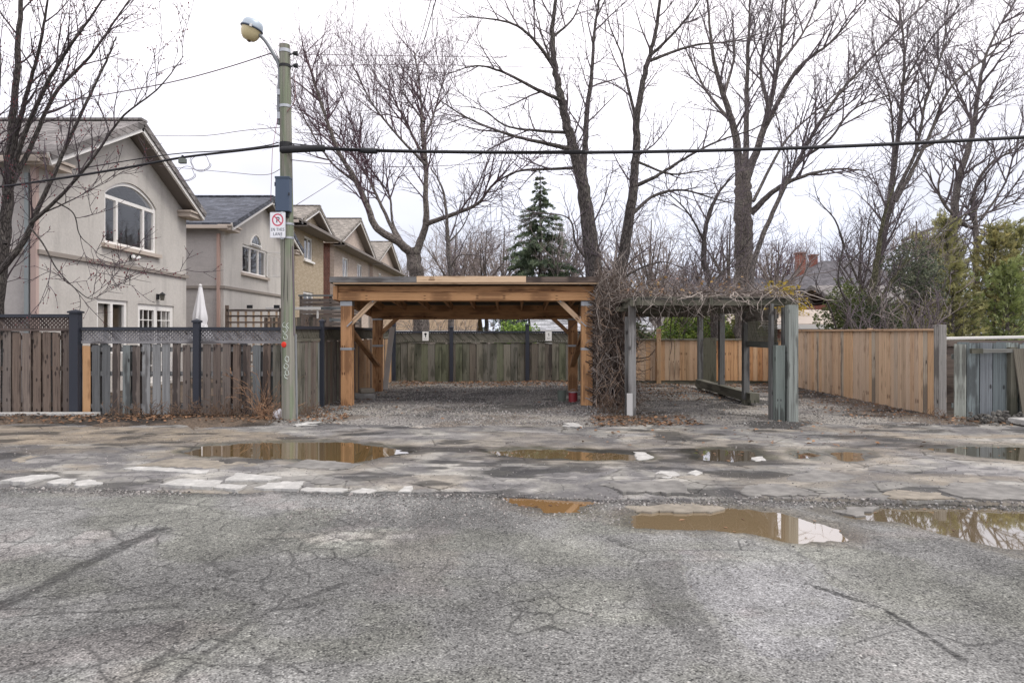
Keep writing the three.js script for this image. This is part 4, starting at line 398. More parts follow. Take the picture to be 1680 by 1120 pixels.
  W1('thin drooping wire below the cable bundle', [axis(4.75).add(V(0.1, 0, 0.05)), P(560, 270, 13.5), P(700, 273, 15), P(840, 262, 17), P(960, 250, 19)], 0.008);
  W1('thin wire slanting up from the pole to the tree', [P(486, 336, 13), P(540, 302, 16), P(600, 262, 20)], 0.007);
  W1('left of two steep wires passing up overhead', [P(682, 90, 20), P(696, 40, 13), P(712, -20, 9), P(740, -130, 6)], 0.007); W1('right of two steep wires passing up overhead', [P(688, 90, 20), P(702, 45, 13), P(718, -12, 9), P(750, -130, 6)], 0.009, mCable);
  for (const [cx, cy, R, d, lab] of [[330, 268, 15, 12.6, 'larger slack wire coil hanging on the left cable'], [307, 285, 13, 12.5, 'smaller slack wire coil hanging on the left cable']]) { const l2 = []; for (let k = 0; k <= 40; k++) { const a = k / 40 * 6.28 * 1.6; l2.push(P(cx + Math.cos(a) * R * (1 + 0.1 * Math.sin(k)), cy + Math.sin(a) * R * 0.9, d).add(V(0, 0, 0.002 * k))); } cable('wire_coil', lab, 'wire coil', l2, 0.005, mWire, 60, 5); }
  { const p = P(299, 264, 12.48), b = thing('cable_box', 'small grey terminal box hanging on the left cable', 'terminal box', [p.x, p.y, p.z]); part('box', box(0.13, 0.09, 0.08, 0, 0, 0, 0.01), std({ color: col(110, 116, 110) }), b); part('clamp', box(0.03, 0.07, 0.03, 0, 0.07, 0), mBlack, b); }
  // white bag beside the pole
  { const g = new THREE.IcosahedronGeometry(0.16, 4), p = g.attributes.position; for (let i = 0; i < p.count; i++) { const v = V(p.getX(i), p.getY(i), p.getZ(i)), k = 0.75 + 0.5 * fbm(v.x * 9 + 5, v.y * 9 + v.z * 7, 3); v.multiplyScalar(k); v.y = Math.max(v.y * 0.75, -0.07); p.setXYZ(i, v.x * 1.1, v.y + (v.x > 0.05 ? v.x * 0.6 : 0), v.z); } g.computeVertexNormals(); const b = part('plastic_bag', g, std({ color: col(226, 226, 228), roughness: 0.5 }), scene, [-4.2, 0.13, -12.5]); tag(b, 'crumpled white plastic bag at the foot of the pole', 'bag'); }
}

// ---------------------------------------------------------------- houses
const hole2 = (s0, s1, y0, y1, arch) => { const p = new THREE.Path(); p.moveTo(s0, y0); p.lineTo(s1, y0); p.lineTo(s1, y1); if (arch) { const n = 16; for (let k = 1; k <= n; k++) { const t = k / n; p.lineTo(lerp(s1, s0, t), y1 + arch * Math.sin(Math.PI * (0.5 - Math.abs(0.5 - t)) ) ** 0.8); } } else p.lineTo(s0, y1); p.lineTo(s0, y0); return p; };
const toShape = (p) => new THREE.Shape(p.getPoints ? p.getPoints(1) : p);
// window set into a facade that looks along +x: s runs away from the camera
function windowPart(h, o) { const { s0, s1, y0, y1 } = o, fw = o.fw ?? 0.07, arch = o.arch ?? 0, outer = toShape(hole2(s0, s1, y0, y1, arch)), xs = [s0, ...(o.mull ?? []), s1], ys = o.trans ? [y0, o.trans, y1] : [y0, y1], panes = [];
  for (let a = 0; a < xs.length - 1; a++) { const lo = xs[a] + fw * (a ? 0.5 : 1), hi = xs[a + 1] - fw * (a < xs.length - 2 ? 0.5 : 1); if (arch && !o.archOver) { panes.push(hole2(lo, hi, y0 + fw, (o.trans ?? y1) - fw * 0.5)); } else for (let b = 0; b < ys.length - 1; b++) panes.push(hole2(lo, hi, ys[b] + fw * (b ? 0.5 : 1), ys[b + 1] - fw * (b < ys.length - 2 ? 0.5 : 1))); }
  if (arch) { const a0 = o.archS?.[0] ?? s0, a1 = o.archS?.[1] ?? s1; panes.push(hole2(a0 + fw, a1 - fw, y1 + (o.trans ? 0 : 0) - (o.trans ? y1 - o.trans - fw * 0.5 : -fw), y1 + (o.trans ? 0.001 : fw), arch - fw)); }
  panes.forEach((p) => outer.holes.push(p));
  const g = new THREE.ExtrudeGeometry(outer, { depth: 0.07, bevelEnabled: false }); g.translate(0, 0, -0.11); g.rotateY(Math.PI / 2); const w = part(o.name ?? 'window', boxUV(g), o.frameM ?? mTrim, h);
  for (const p of panes) { const q = new THREE.ShapeGeometry(toShape(p)); q.translate(0, 0, -0.075); q.rotateY(Math.PI / 2); part('pane', q, mGlass, w); }
  if (o.sill !== false) part('sill', box(0.14, 0.1, s1 - s0 + 0.3, 0.03, y0 - 0.05, -(s0 + s1) / 2), o.sillM ?? mTrimTan, w);
  if (o.blind) { for (const [a, b, ya, yb] of o.blind) { const c = new THREE.PlaneGeometry(b - a, yb - ya); c.rotateY(Math.PI / 2); c.translate(-0.22, (ya + yb) / 2, -(a + b) / 2); part('curtain', c, mCurtain, w); } }
  return w; }
function house(o) {
  const L = o.d2 - o.d1, X = o.x, D = o.deep ?? 8, t = thing('house', o.label, 'house', [X, 0, -o.d1]), e = o.eave, rg = o.ridge, ov = o.ov ?? 0.4, mid = L / 2;
  const sh = new THREE.Shape([[0, -0.1], [L, -0.1], [L, e], [mid, rg - 0.12], [0, e]].map((q) => new THREE.Vector2(...q))); for (const w of o.windows) { sh.holes.push(hole2(w.s0 - 0.005, w.s1 + 0.005, w.y0 - 0.005, w.y1 + 0.005, w.arch)); }
  const fg = new THREE.ExtrudeGeometry(sh, { depth: 0.25, bevelEnabled: false }); fg.translate(0, 0, -0.25); fg.rotateY(Math.PI / 2);
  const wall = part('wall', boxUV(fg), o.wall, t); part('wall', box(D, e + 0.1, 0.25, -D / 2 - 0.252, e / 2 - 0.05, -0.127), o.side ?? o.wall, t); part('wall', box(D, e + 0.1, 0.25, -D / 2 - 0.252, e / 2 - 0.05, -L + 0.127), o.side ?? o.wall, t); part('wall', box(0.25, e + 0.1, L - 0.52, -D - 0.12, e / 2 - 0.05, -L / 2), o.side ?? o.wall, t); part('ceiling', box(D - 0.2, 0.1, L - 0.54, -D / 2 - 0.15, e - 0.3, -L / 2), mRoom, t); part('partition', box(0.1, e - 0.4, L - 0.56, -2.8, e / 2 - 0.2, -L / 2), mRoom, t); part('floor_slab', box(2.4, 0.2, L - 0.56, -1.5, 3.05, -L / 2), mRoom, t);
  const slope = (rg - e) / mid, yE = e - slope * ov, th = 0.17;
  const roof = (side) => { const zE = side ? -L - ov : ov, a = V((ov - D - ov) / 2 - 0.0, 0, 0); const g = bar(V(-D / 2 + (ov - 0.2) / 2, yE + th / 2 + 0.02, zE), V(-D / 2 + (ov - 0.2) / 2, rg + th / 2 + 0.02, -mid), D + ov + 0.6, th); return part('roof', boxUV(g), o.roof, t); };
  const r0 = roof(0); roof(1); part('ridge', box(D + ov + 0.6, 0.06, 0.3, -D / 2 + (ov - 0.2) / 2, rg + th + 0.03, -mid), o.roof, t);
  for (const s of [0, 1]) { const zE = s ? -L - ov : ov; part('rake_board', bar(V(ov + 0.13, yE + 0.04, zE), V(ov + 0.13, rg + 0.04, -mid), 0.06, 0.26), o.trim ?? mTrim, t); part('soffit', bar(V(ov / 2 + 0.04, yE - 0.045, zE + (s ? 0.05 : -0.05)), V(ov / 2 + 0.04, rg - 0.045, -mid), ov + 0.12, 0.03), mSoffit, t);
    part('gutter', box(D + ov, 0.13, 0.12, -D / 2 + ov / 2, yE + 0.02, zE + (s ? -0.07 : 0.07), 0.02), o.gutter ?? mTrimTan, t); if (!o.pent) part('eave_return', merge([box(ov + 0.12, 0.12, 0.9, ov / 2 + 0.02, yE - 0.02, zE + (s ? 0.4 : -0.4)), box(ov + 0.18, 0.06, 1.0, ov / 2 + 0.04, yE + 0.08, zE + (s ? 0.4 : -0.4))]), mTrimTan, t); }
  if (o.pent) { part('pent_roof', boxUV(bar(V(0.75, e - 0.18, -L / 2), V(-0.05, e + 0.16, -L / 2), L + 0.9, 0.08)), o.roof, t); part('gutter', box(0.12, 0.16, L + 0.9, 0.78, e - 0.24, -L / 2, 0.02), mSoffit, t); part('soffit', box(0.75, 0.03, L + 0.9, 0.38, e - 0.32, -L / 2), mSoffit, t); }
  if (o.band) { part('band', box(0.06, 0.1, L + 0.12, 0.03, o.band, -L / 2), o.bandM ?? mBand, t); part('band', box(D, 0.1, 0.06, -D / 2, o.band, 0.03), o.bandM ?? mBand, t); }
  for (const w of o.windows) windowPart(t, w); return t; }
const H1 = house({ label: 'near beige stucco house with large arched window on the left', x: -10.3, d1: 14.83, d2: 21.56, deep: 8, eave: 5.45, ridge: 7.1, ov: 0.3, wall: mStucco, side: mStuccoGreyShade, roof: mShGrey, band: 3.4,
  windows: [{ s0: 2.42, s1: 4.92, y0: 3.9, y1: 5.2, arch: 0.46, trans: 5.12, mull: [3.02, 4.3], fw: 0.09, blind: [[2.3, 2.8, 3.9, 5.2]] }, { s0: 2.1, s1: 3.45, y0: 1.1, y1: 2.48, mull: [2.78], fw: 0.1, sill: false, blind: [[2.15, 2.75, 1.1, 2.45]] }, { name: 'french_door', s0: 3.95, s1: 5.95, y0: 0.2, y1: 2.44, mull: [4.95], fw: 0.16, sill: false }] });
{ // muntins of the french door, lights, downspout
  const fd = H1.children.find((c) => c.name === 'french_door'), l = []; for (const c of [4.45, 5.45]) { for (const s of [-0.14, 0.14]) l.push(box(0.02, 2.0, 0.025, -0.06, 1.32, -(c + s))); for (const y of [0.7, 1.15, 1.6, 2.0]) l.push(box(0.021, 0.025, 0.7, -0.06, y, -c)); } part('muntin', merge(l), mTrim, fd); part('curtain', box(0.01, 2.0, 0.25, -0.2, 1.3, -5.75), mCurtain, fd);
  const lamp = part('wall_lamp', merge([box(0.05, 0.16, 0.1, 0.03, 2.68, -4.95), box(0.12, 0.03, 0.03, 0.08, 2.74, -4.95)]), mBlack, H1); const lg = new THREE.CylinderGeometry(0.07, 0.05, 0.17, 6); lg.translate(0.16, 2.66, -4.95); part('lamp_glass', lg, std({ color: col(90, 88, 80), roughness: 0.3 }), lamp); const lc = new THREE.ConeGeometry(0.1, 0.08, 6); lc.translate(0.16, 2.78, -4.95); part('lamp_cap', lc, mBlack, lamp);
  const fl = part('floodlight', box(0.06, 0.1, 0.14, 0.04, 3.68, -3.6), mBlack, H1); for (const s of [-1, 1]) { const c = new THREE.CylinderGeometry(0.05, 0.035, 0.12, 12); c.rotateX(Math.PI / 2 * 0.6 * s); c.rotateZ(-0.9); c.translate(0.13, 3.66, -3.6 + s * 0.11); part('floodlight_head', c, mWhite, fl); }
  part('downspout', box(0.09, 5.0, 0.08, -0.2, 2.6, 0.05), std({ color: col(150, 158, 160) }), H1); part('corner_board', box(0.12, 5.2, 0.1, -0.04, 2.65, 0.055), std({ color: col(190, 168, 160) }), H1); part('roof_vent', box(0.16, 0.6, 0.35, -2.6, 6.55, -1.7, 0.02), mTrim, H1); }
const H2 = house({ label: 'second beige stucco house with blue grey roof and open arched window', x: -10.4, d1: 24.6, d2: 32.2, eave: 5.5, ridge: 7.1, ov: 0.3, wall: mStucco, side: mStuccoGreyShade, roof: mShBlue, band: 3.28,
  windows: [{ s0: 1.72, s1: 4.3, y0: 3.95, y1: 5.06, mull: [2.58, 3.45], fw: 0.08 }] });
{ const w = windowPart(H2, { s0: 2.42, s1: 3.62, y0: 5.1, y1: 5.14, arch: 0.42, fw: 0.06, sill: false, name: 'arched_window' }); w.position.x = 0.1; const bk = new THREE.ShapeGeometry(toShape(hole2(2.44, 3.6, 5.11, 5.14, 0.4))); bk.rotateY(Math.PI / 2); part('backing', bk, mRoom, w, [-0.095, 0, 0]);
  const c = part('open_sash', merge([box(0.7, 0.05, 0.04, 0.36, 3.99, -4.26), box(0.7, 0.05, 0.04, 0.36, 5.02, -4.26), box(0.05, 1.06, 0.04, 0.7, 4.5, -4.26), box(0.05, 1.06, 0.04, 0.03, 4.5, -4.26)]), mTrim, H2); part('pane', box(0.64, 1, 0.008, 0.36, 4.5, -4.26), mGlass, c);
  part('downspout', box(0.1, 5.2, 0.1, -0.16, 2.6, 0.06), std({ color: col(188, 160, 148) }), H2); const v = part('roof_vent', box(0.5, 0.2, 0.4, -3.6, 6.85, -2.5, 0.03), mBlack, H2); part('vent_cap', box(0.6, 0.05, 0.5, -3.6, 6.97, -2.5), mBlack, v); }
const brickWin = (s0, s1, y0, y1, x = {}) => ({ s0, s1, y0, y1, mull: [(s0 + s1) / 2], fw: 0.1, sillM: mTrim, ...x });
house({ label: 'narrow yellow brick house right behind the utility pole', x: -10.4, d1: 32.6, d2: 37.6, eave: 7.0, ridge: 7.95, ov: 0.35, wall: mBrickY, side: mBrickY, roof: mShTan, pent: true, windows: [brickWin(1.55, 2.95, 5.3, 6.5), brickWin(1.4, 3.1, 1.0, 3.7)] });
house({ label: 'pink and brown brick house, fourth in the row', x: -10.4, d1: 39.9, d2: 49.4, eave: 7.0, ridge: 8.9, ov: 0.35, wall: mBrickPink, side: mBrickBrown, roof: mShTan, pent: true, windows: [brickWin(2.0, 3.4, 5.0, 6.3), brickWin(6.0, 7.4, 5.0, 6.3)] });
house({ label: 'farthest house of the row, half hidden by the carport roof', x: -10.4, d1: 51, d2: 61, eave: 7.0, ridge: 8.9, ov: 0.35, wall: mBrickPink, side: mStucco, roof: mShTan, pent: true, windows: [brickWin(2.2, 3.4, 5.0, 6.3), brickWin(6.2, 7.4, 5.0, 6.3)] });

// ---------------------------------------------------------------- things behind the left fence
{ const p = P(328, 540, 20.6), t = thing('patio_umbrella', 'closed white patio umbrella in front of the stucco house', 'umbrella', [p.x, 0.0, p.z]); const g = new THREE.CylinderGeometry(0.05, 0.3, 1.55, 40, 14, true), q = g.attributes.position; for (let i = 0; i < q.count; i++) { const a = Math.atan2(q.getZ(i), q.getX(i)), y = q.getY(i), k = 1 + 0.22 * Math.sin(a * 8 + y) * (0.5 - y / 1.55) + 0.06 * Math.sin(a * 3 + y * 4), b = 1 - 0.28 * ss(-0.15, -0.35, y) * ss(-0.6, -0.4, y); q.setXYZ(i, q.getX(i) * k * b, y, q.getZ(i) * k * b); } g.translate(0, 2.25, 0); g.computeVertexNormals(); part('canopy', g, std({ color: col(226, 226, 228), side: THREE.DoubleSide }), t); part('pole', tubeG([V(0, 0, 0), V(0, 3.05, 0)], 0.022, 10), mWhiteOld, t); const f = new THREE.SphereGeometry(0.05, 12, 8); f.translate(0, 3.06, 0); part('finial', f, mWhite, t); part('tie', (() => { const c = new THREE.TorusGeometry(0.17, 0.012, 6, 24); c.rotateX(Math.PI / 2); c.translate(0, 1.85, 0); return c; })(), mWhiteOld, t); part('base', (() => { const c = new THREE.CylinderGeometry(0.25, 0.28, 0.1, 24); c.translate(0, 0.05, 0); return c; })(), mBlack, t); }
{ const a = P(372, 540, 24), t = thing('trellis_screen', 'brown wooden trellis screen on the deck behind the fence', 'trellis', [a.x, 0, -24]); const r = rnd(3), w = 1.9; part('post', box(0.1, 2.6, 0.1, 0, 1.3, 0), mGrey[2], t); part('post', box(0.1, 2.5, 0.1, w, 1.25, 0), mGrey[2], t); part('rail', box(w, 0.08, 0.1, w / 2, 2.42, 0), mGrey[0], t); part('rail', box(w, 0.08, 0.08, w / 2, 0.6, 0), mGrey[0], t); for (let k = 0; k < 7; k++) part('slat', box(0.07, 1.8, 0.025, 0.13 + k * 0.27, 1.5, 0.02), mCedar[3], t); for (let k = 0; k < 7; k++) part('slat', box(w, 0.06, 0.025, w / 2, 0.9 + k * 0.22, 0.05), mGrey[2], t); for (const x of [0.8, 1.75]) { const s = part('finial', box(0.2, 0.12, 0.05, x, 2.55, 0, 0.01), mBlack, t); } }
{ const a = P(436, 540, 25), t = thing('deck_fence', 'brown deck fence of upright boards with a white rail', 'fence', [a.x, 0, -25]); for (let k = 0; k < 16; k++) part('plank', box(0.13, 2.2, 0.03, k * 0.15, 1.1, 0), [mGrey[1], mGrey[2], mDark[3]][k % 3], t); part('rail', box(2.0, 0.1, 0.12, 1.0, 2.52, 0.02, 0.01), mWhiteOld, t); for (const x of [0.1, 1.0, 1.9]) part('baluster', box(0.06, 0.35, 0.06, x, 2.33, 0.02), mWhiteOld, t); }
{ const a = P(492, 540, 26), t = thing('privacy_screen', 'grey privacy screen of horizontal boards behind the pole', 'screen', [a.x, 0, -26]); for (let k = 0; k < 19; k++) part('plank', box(2.3, 0.135, 0.03, 1.15, 0.2 + k * 0.148, 0), [mGrey[0], mGrey[4], mGrey[1]][k % 3], t); for (const x of [0.02, 1.15, 2.28]) part('post', box(0.09, 3.05, 0.09, x, 1.5, -0.05), mGrey[1], t); part('rail', box(2.4, 0.06, 0.14, 1.15, 3.05, 0), mGrey[4], t); }
// low garages beyond the back fences
function garage(label, x0, x1, d, dep, e, r, wallM, roofM) { const w = x1 - x0, t = thing('garage', label, 'garage', [(x0 + x1) / 2, 0, -d]); part('wall', box(w, e, 0.2, 0, e / 2, -0.1), wallM, t); part('wall', box(0.2, e, dep - 0.4, -w / 2 + 0.1, e / 2, -dep / 2), wallM, t); part('wall', box(0.2, e, dep - 0.4, w / 2 - 0.1, e / 2, -dep / 2), wallM, t); part('wall', box(w, e, 0.2, 0, e / 2, -dep + 0.1), wallM, t); part('roof', boxUV(bar(V(0, e - 0.05, 0.3), V(0, r, -dep / 2), w + 0.5, 0.12)), roofM, t); part('roof', boxUV(bar(V(0, e - 0.05, -dep - 0.3), V(0, r, -dep / 2), w + 0.5, 0.12)), roofM, t); part('fascia', box(w + 0.5, 0.16, 0.04, 0, e - 0.1, 0.33), mTrim, t); return t; }
garage('low garage with pale grey shingle roof behind the dark fence', 1.0, 5.4, 27, 6, 1.75, 2.6, mWhiteOld, mShPale);
garage('low garage with tan roof behind the carport left side', -5.4, -1.7, 28, 6, 1.75, 2.7, mTrimTan, std({ ...TX.cedar, color: new THREE.Color(1.2, 1.2, 1.15) }));
garage('flat pale roofed garage behind the pergola', 7.6, 12.5, 25, 5, 1.95, 2.5, mBrickBrown, mTrimTan);
{ const t = thing('shed', 'white flat roofed shed behind the teal fence', 'shed', [10.4, -0.13, -14.6]); part('wall', box(3.2, 1.55, 1.6, 0, 0.77, 0), mGrey[1], t); part('roof', bar(V(-1.75, 1.64, 0), V(1.75, 1.7, 0), 1.0, 0.04), mWhiteOld, t); part('trim', box(3.3, 0.12, 0.04, 0, 1.56, 0.83), mGrey[1], t); }
// houses far right
{ const t = thing('house', 'distant brown brick house with grey roof behind the right trees', 'house', [21.7, 0, -42]); const e = 4.2; part('wall', box(9, e, 0.3, 0, e / 2, -0.15), mBrickBrown, t); part('wall', box(0.3, e, 8, -4.35, e / 2, -4.3), mBrickBrown, t); part('wall', box(0.3, e, 8, 4.35, e / 2, -4.3), mBrickBrown, t); part('wall', box(9, e, 0.3, 0, e / 2, -8.45), mBrickBrown, t); const mG = std({ ...shingleTex([92, 90, 94], 12), bumpScale: 0.012 });
  const hip = new THREE.BufferGeometry(); const a = [-5, e, 0.6], b = [5, e, 0.6], c = [5, e, -9.2], d = [-5, e, -9.2], p = [-0.6, e + 2.3, -4.3], q = [1.8, e + 2.3, -4.3]; hip.setAttribute('position', new THREE.Float32BufferAttribute([...a, ...b, ...q, ...a, ...q, ...p, ...d, ...a, ...p, ...b, ...c, ...q, ...c, ...d, ...p, ...c, ...p, ...q, ...a, ...d, ...c, ...a, ...c, ...b], 3)); part('roof', boxUV(hip), mG, t); part('gutter', box(10.1, 0.2, 0.14, 0, e - 0.05, 0.66), mBlack, t);
  const ch = part('chimney', box(0.5, 1.5, 0.5, -2.6, e + 1.9, -3.2), mBrickRed, t); part('chimney_cap', box(0.62, 0.1, 0.62, -2.6, e + 2.68, -3.2), mBrickBrown, ch); const c2 = part('chimney', box(0.42, 1.1, 0.42, -1.2, e + 2.1, -4.4), mBrickRed, t); part('chimney_cap', box(0.54, 0.1, 0.54, -1.2, e + 2.68, -4.4), mBrickBrown, c2);
  for (const x of [1.2, -2.4]) { const w = part('window', merge([box(1.1, 0.08, 0.1, x, 3.6, 0.05), box(1.1, 0.08, 0.1, x, 2.2, 0.05), box(0.08, 1.32, 0.1, x - 0.51, 2.9, 0.05), box(0.08, 1.32, 0.1, x + 0.51, 2.9, 0.05), box(0.06, 1.32, 0.09, x, 2.9, 0.05)]), mTrim, t); part('pane', box(0.94, 1.3, 0.02, x, 2.9, 0.03), std({ color: col(44, 48, 54), roughness: 0.08 }), w); } }
{ const t = thing('house', 'distant low house with slate blue roof left of the brick house', 'house', [14.8, 0, -48]); part('wall', box(8, 3.6, 6, 0, 1.8, -3), mStuccoGreyShade, t); part('roof', boxUV(bar(V(0, 3.5, 0.5), V(0, 5.6, -3), 8.8, 0.2)), mShBlue, t); part('roof', boxUV(bar(V(0, 3.5, -6.5), V(0, 5.6, -3), 8.8, 0.2)), mShBlue, t); part('gutter', box(8.8, 0.16, 0.12, 0, 3.45, 0.55), mSoffit, t); }
{ const t = thing('house', 'low red brick house hidden behind the evergreen hedge at the right', 'house', [19.5, 0, -34]); part('wall', box(6, 3.1, 6, 0, 1.55, -3), mBrickRed, t); part('roof', boxUV(bar(V(0, 3.0, 0.5), V(0, 4.1, -3), 6.6, 0.2)), mShGrey, t); part('roof', boxUV(bar(V(0, 3.0, -6.5), V(0, 4.1, -3), 6.6, 0.2)), mShGrey, t); for (const x of [-1.8, 0.5]) { const w = part('window', merge([box(1.2, 0.09, 0.1, x, 2.7, 0.04), box(1.2, 0.09, 0.1, x, 1.5, 0.04), box(0.09, 1.11, 0.1, x - 0.55, 2.1, 0.04), box(0.09, 1.11, 0.1, x + 0.55, 2.1, 0.04)]), mTrim, t); part('pane', box(1.0, 1.1, 0.02, x, 2.1, 0.02), std({ color: col(44, 48, 54), roughness: 0.08 }), w); } part('downspout', box(0.12, 3.0, 0.1, -0.8, 1.5, 0.07), mWhite, t); }

// ---------------------------------------------------------------- bare trees
const UP = V(0, 1, 0), mBarkWet = bark([0.58, 0.56, 0.56]);
function child(p, dir, L, n, wob, lift, r) { const l = [p.clone()], d = dir.clone(), q = p.clone(), s = L / n; for (let k = 0; k < n; k++) { d.x += (r() - 0.5) * wob; d.y += (r() - 0.5) * wob + lift; d.z += (r() - 0.5) * wob; d.normalize(); q.addScaledVector(d, s); l.push(q.clone()); } return l; }
const cross = V(0, 0, 0), sideV = V(0, 0, 0);
function grow(tb, pts, r0, r1, level, o, r) {
  let len = 0; const cum = [0]; for (let k = 1; k < pts.length; k++) { len += pts[k].distanceTo(pts[k - 1]); cum.push(len); }
  const dens = o.dens[level], n = Math.round(len * dens * (0.8 + 0.4 * r())), t0 = level ? 0.12 : o.t0 ?? 0.25;
  for (let k = 0; k < n; k++) { const t = t0 + (1 - t0) * (k + r()) / n, s = t * len; let i = 1; while (i < pts.length - 1 && cum[i] < s) i++; const f = clamp((s - cum[i - 1]) / (cum[i] - cum[i - 1] || 1)), p = pts[i - 1].clone().lerp(pts[i], f), tan = pts[i].clone().sub(pts[i - 1]).normalize();
    const rp = r0 + (r1 - r0) * t, A = r() * 6.283; cross.set(r() - 0.5, r() - 0.5, r() - 0.5).cross(tan).normalize(); const ang = 0.45 + r() * 0.55; const dir = tan.clone().multiplyScalar(Math.cos(ang)).addScaledVector(cross, Math.sin(ang)); dir.y += (o.up ?? 0.15) * (1 - 0.2 * level); dir.normalize();
    const L = o.len[level] * (0.45 + 0.8 * r()) * (level ? 1 : 1 - 0.35 * t), ra = Math.min(Math.max(rp * 0.62, 0.006), 0.005 + L * 0.0135) * (o.thick ?? 1), rb = (level >= 2 ? 0.0028 : 0.0038) * (o.thick ?? 1), segs = level === 0 ? 6 : level === 1 ? 4 : 3, c = child(p, dir, L, segs, o.wob ?? 0.32, (o.lift ?? 0.05) * (level ? 0.7 : 1), r);
    tb.add(c, ra, rb, level === 0 ? 5 : level === 1 ? 4 : 3); if (o.tips && level >= 1) o.tips.push(c[c.length - 1], c[c.length - 2]);
    if (level + 1 < o.dens.length) grow(tb, c, ra, rb, level + 1, o, r); } }
function tree(name, label, cat, base, limbs, o) {
  const r = rnd(o.seed), t = thing(name, label, cat, [base.x, base.y, base.z]), twig = new Tubes(); o.tips = o.buds ? [] : null;
  limbs.forEach((l, k) => { const rs = o.rs ?? 0.72; l = { ...l, r0: l.r0 * rs * (k ? 0.9 : 1.05), r1: l.r1 * rs * (l.bare ? 1 : 0.55) }; const path = spline(l.p.map((q) => P(q[0], q[1], l.d + (q[2] ?? 0))), Math.max(10, l.p.length * 6)), rr = rnd(o.seed * 13 + k); for (let i = 1; i < path.length - 1; i++) { const w = (l.r0 + l.r1) * 0.16; path[i].x += (rr() - 0.5) * w; path[i].y += (rr() - 0.5) * w; path[i].z += (rr() - 0.5) * w; }
    const tb = new Tubes().add(path, (q) => lerp(l.r0, l.r1, Math.pow(q, 0.8)) * (1 + (l.flare ?? 0) * Math.pow(1 - q, 8)), 0, l.r0 > 0.1 ? 14 : 8), g = tb.geo(); g.translate(-base.x, -base.y, -base.z); part(k === 0 ? 'trunk' : 'limb', g, l.m ?? o.bark, t); if (!l.bare) grow(twig, path, l.r0, l.r1, 0, o, r); });
  const g = twig.geo(); g.translate(-base.x, -base.y, -base.z); const c = part('crown', g, o.twig, t); c.userData.kind = 'stuff';
  if (o.buds) { const bg = new THREE.OctahedronGeometry(1, 0), L = []; for (const q of o.tips) if (r() < o.buds) L.push(q); const im = new THREE.InstancedMesh(bg, mBud, L.length), M = M4(); L.forEach((q, i) => { const s = 0.008 + r() * 0.01; M.makeScale(s, s * 1.4, s); M.setPosition(q.x - base.x, q.y - base.y, q.z - base.z); im.setMatrixAt(i, M); }); im.name = 'buds'; im.userData.kind = 'stuff'; t.add(im); }
  return t; }
const D3 = [1.7, 3.2, 4.2], L3 = [1.5, 0.62, 0.28];
tree('bare_tree', 'bare budding tree spreading in from the left edge', 'tree', V(-10.9, 0, -13.9), [
  { d: 13.9, r0: 0.17, r1: 0.07, flare: 0.3, p: [[-40, 690], [-14, 560], [0, 430], [10, 350], [16, 260], [20, 200], [28, 90], [36, -20]] },
  { d: 13.9, r0: 0.08, r1: 0.03, p: [[12, 330], [22, 240, -0.1], [44, 150, -0.3], [66, 70, -0.5], [80, -20, -0.7]] },
  { d: 13.8, r0: 0.07, r1: 0.025, p: [[14, 320], [32, 240, -0.2], [75, 140, -0.4], [112, 78, -0.5], [150, 25, -0.5], [178, -20, -0.5]] },
  { d: 13.8, r0: 0.065, r1: 0.02, p: [[14, 310], [48, 245, 0.2], [92, 150, 0.4], [142, 98, 0.5], [192, 28, 0.6], [222, -15, 0.7]] },
  { d: 13.4, r0: 0.085, r1: 0.022, p: [[-30, 470], [10, 432], [38, 395], [56, 355], [86, 290], [112, 230], [150, 150], [178, 90], [190, 60]] },
  { d: 13.3, r0: 0.045, r1: 0.012, p: [[50, 366], [100, 320, -0.2], [150, 262, -0.4], [200, 192, -0.6], [262, 142, -0.8], [300, 92, -1]] },
  { d: 13.3, r0: 0.024, r1: 0.006, p: [[54, 356], [100, 336], [140, 316], [190, 285]] },
  { d: 13.3, r0: 0.022, r1: 0.005, p: [[48, 372], [70, 400], [92, 440], [125, 475], [150, 490], [180, 470], [232, 446]] },
  { d: 13.3, r0: 0.018, r1: 0.004, p: [[90, 330], [120, 350], [130, 385], [150, 405], [165, 418], [200, 405]] },
  { d: 13.6, r0: 0.05, r1: 0.012, p: [[8, 400], [-20, 320], [-10, 220], [0, 120], [-4, 20]] }], { seed: 101, dens: [2.5, 4.0, 4.6], len: [1.35, 0.65, 0.3], rs: 0.98, bark: mBarkDark, twig: mTwigDark, buds: 0.5, lift: 0.05, wob: 0.26 });
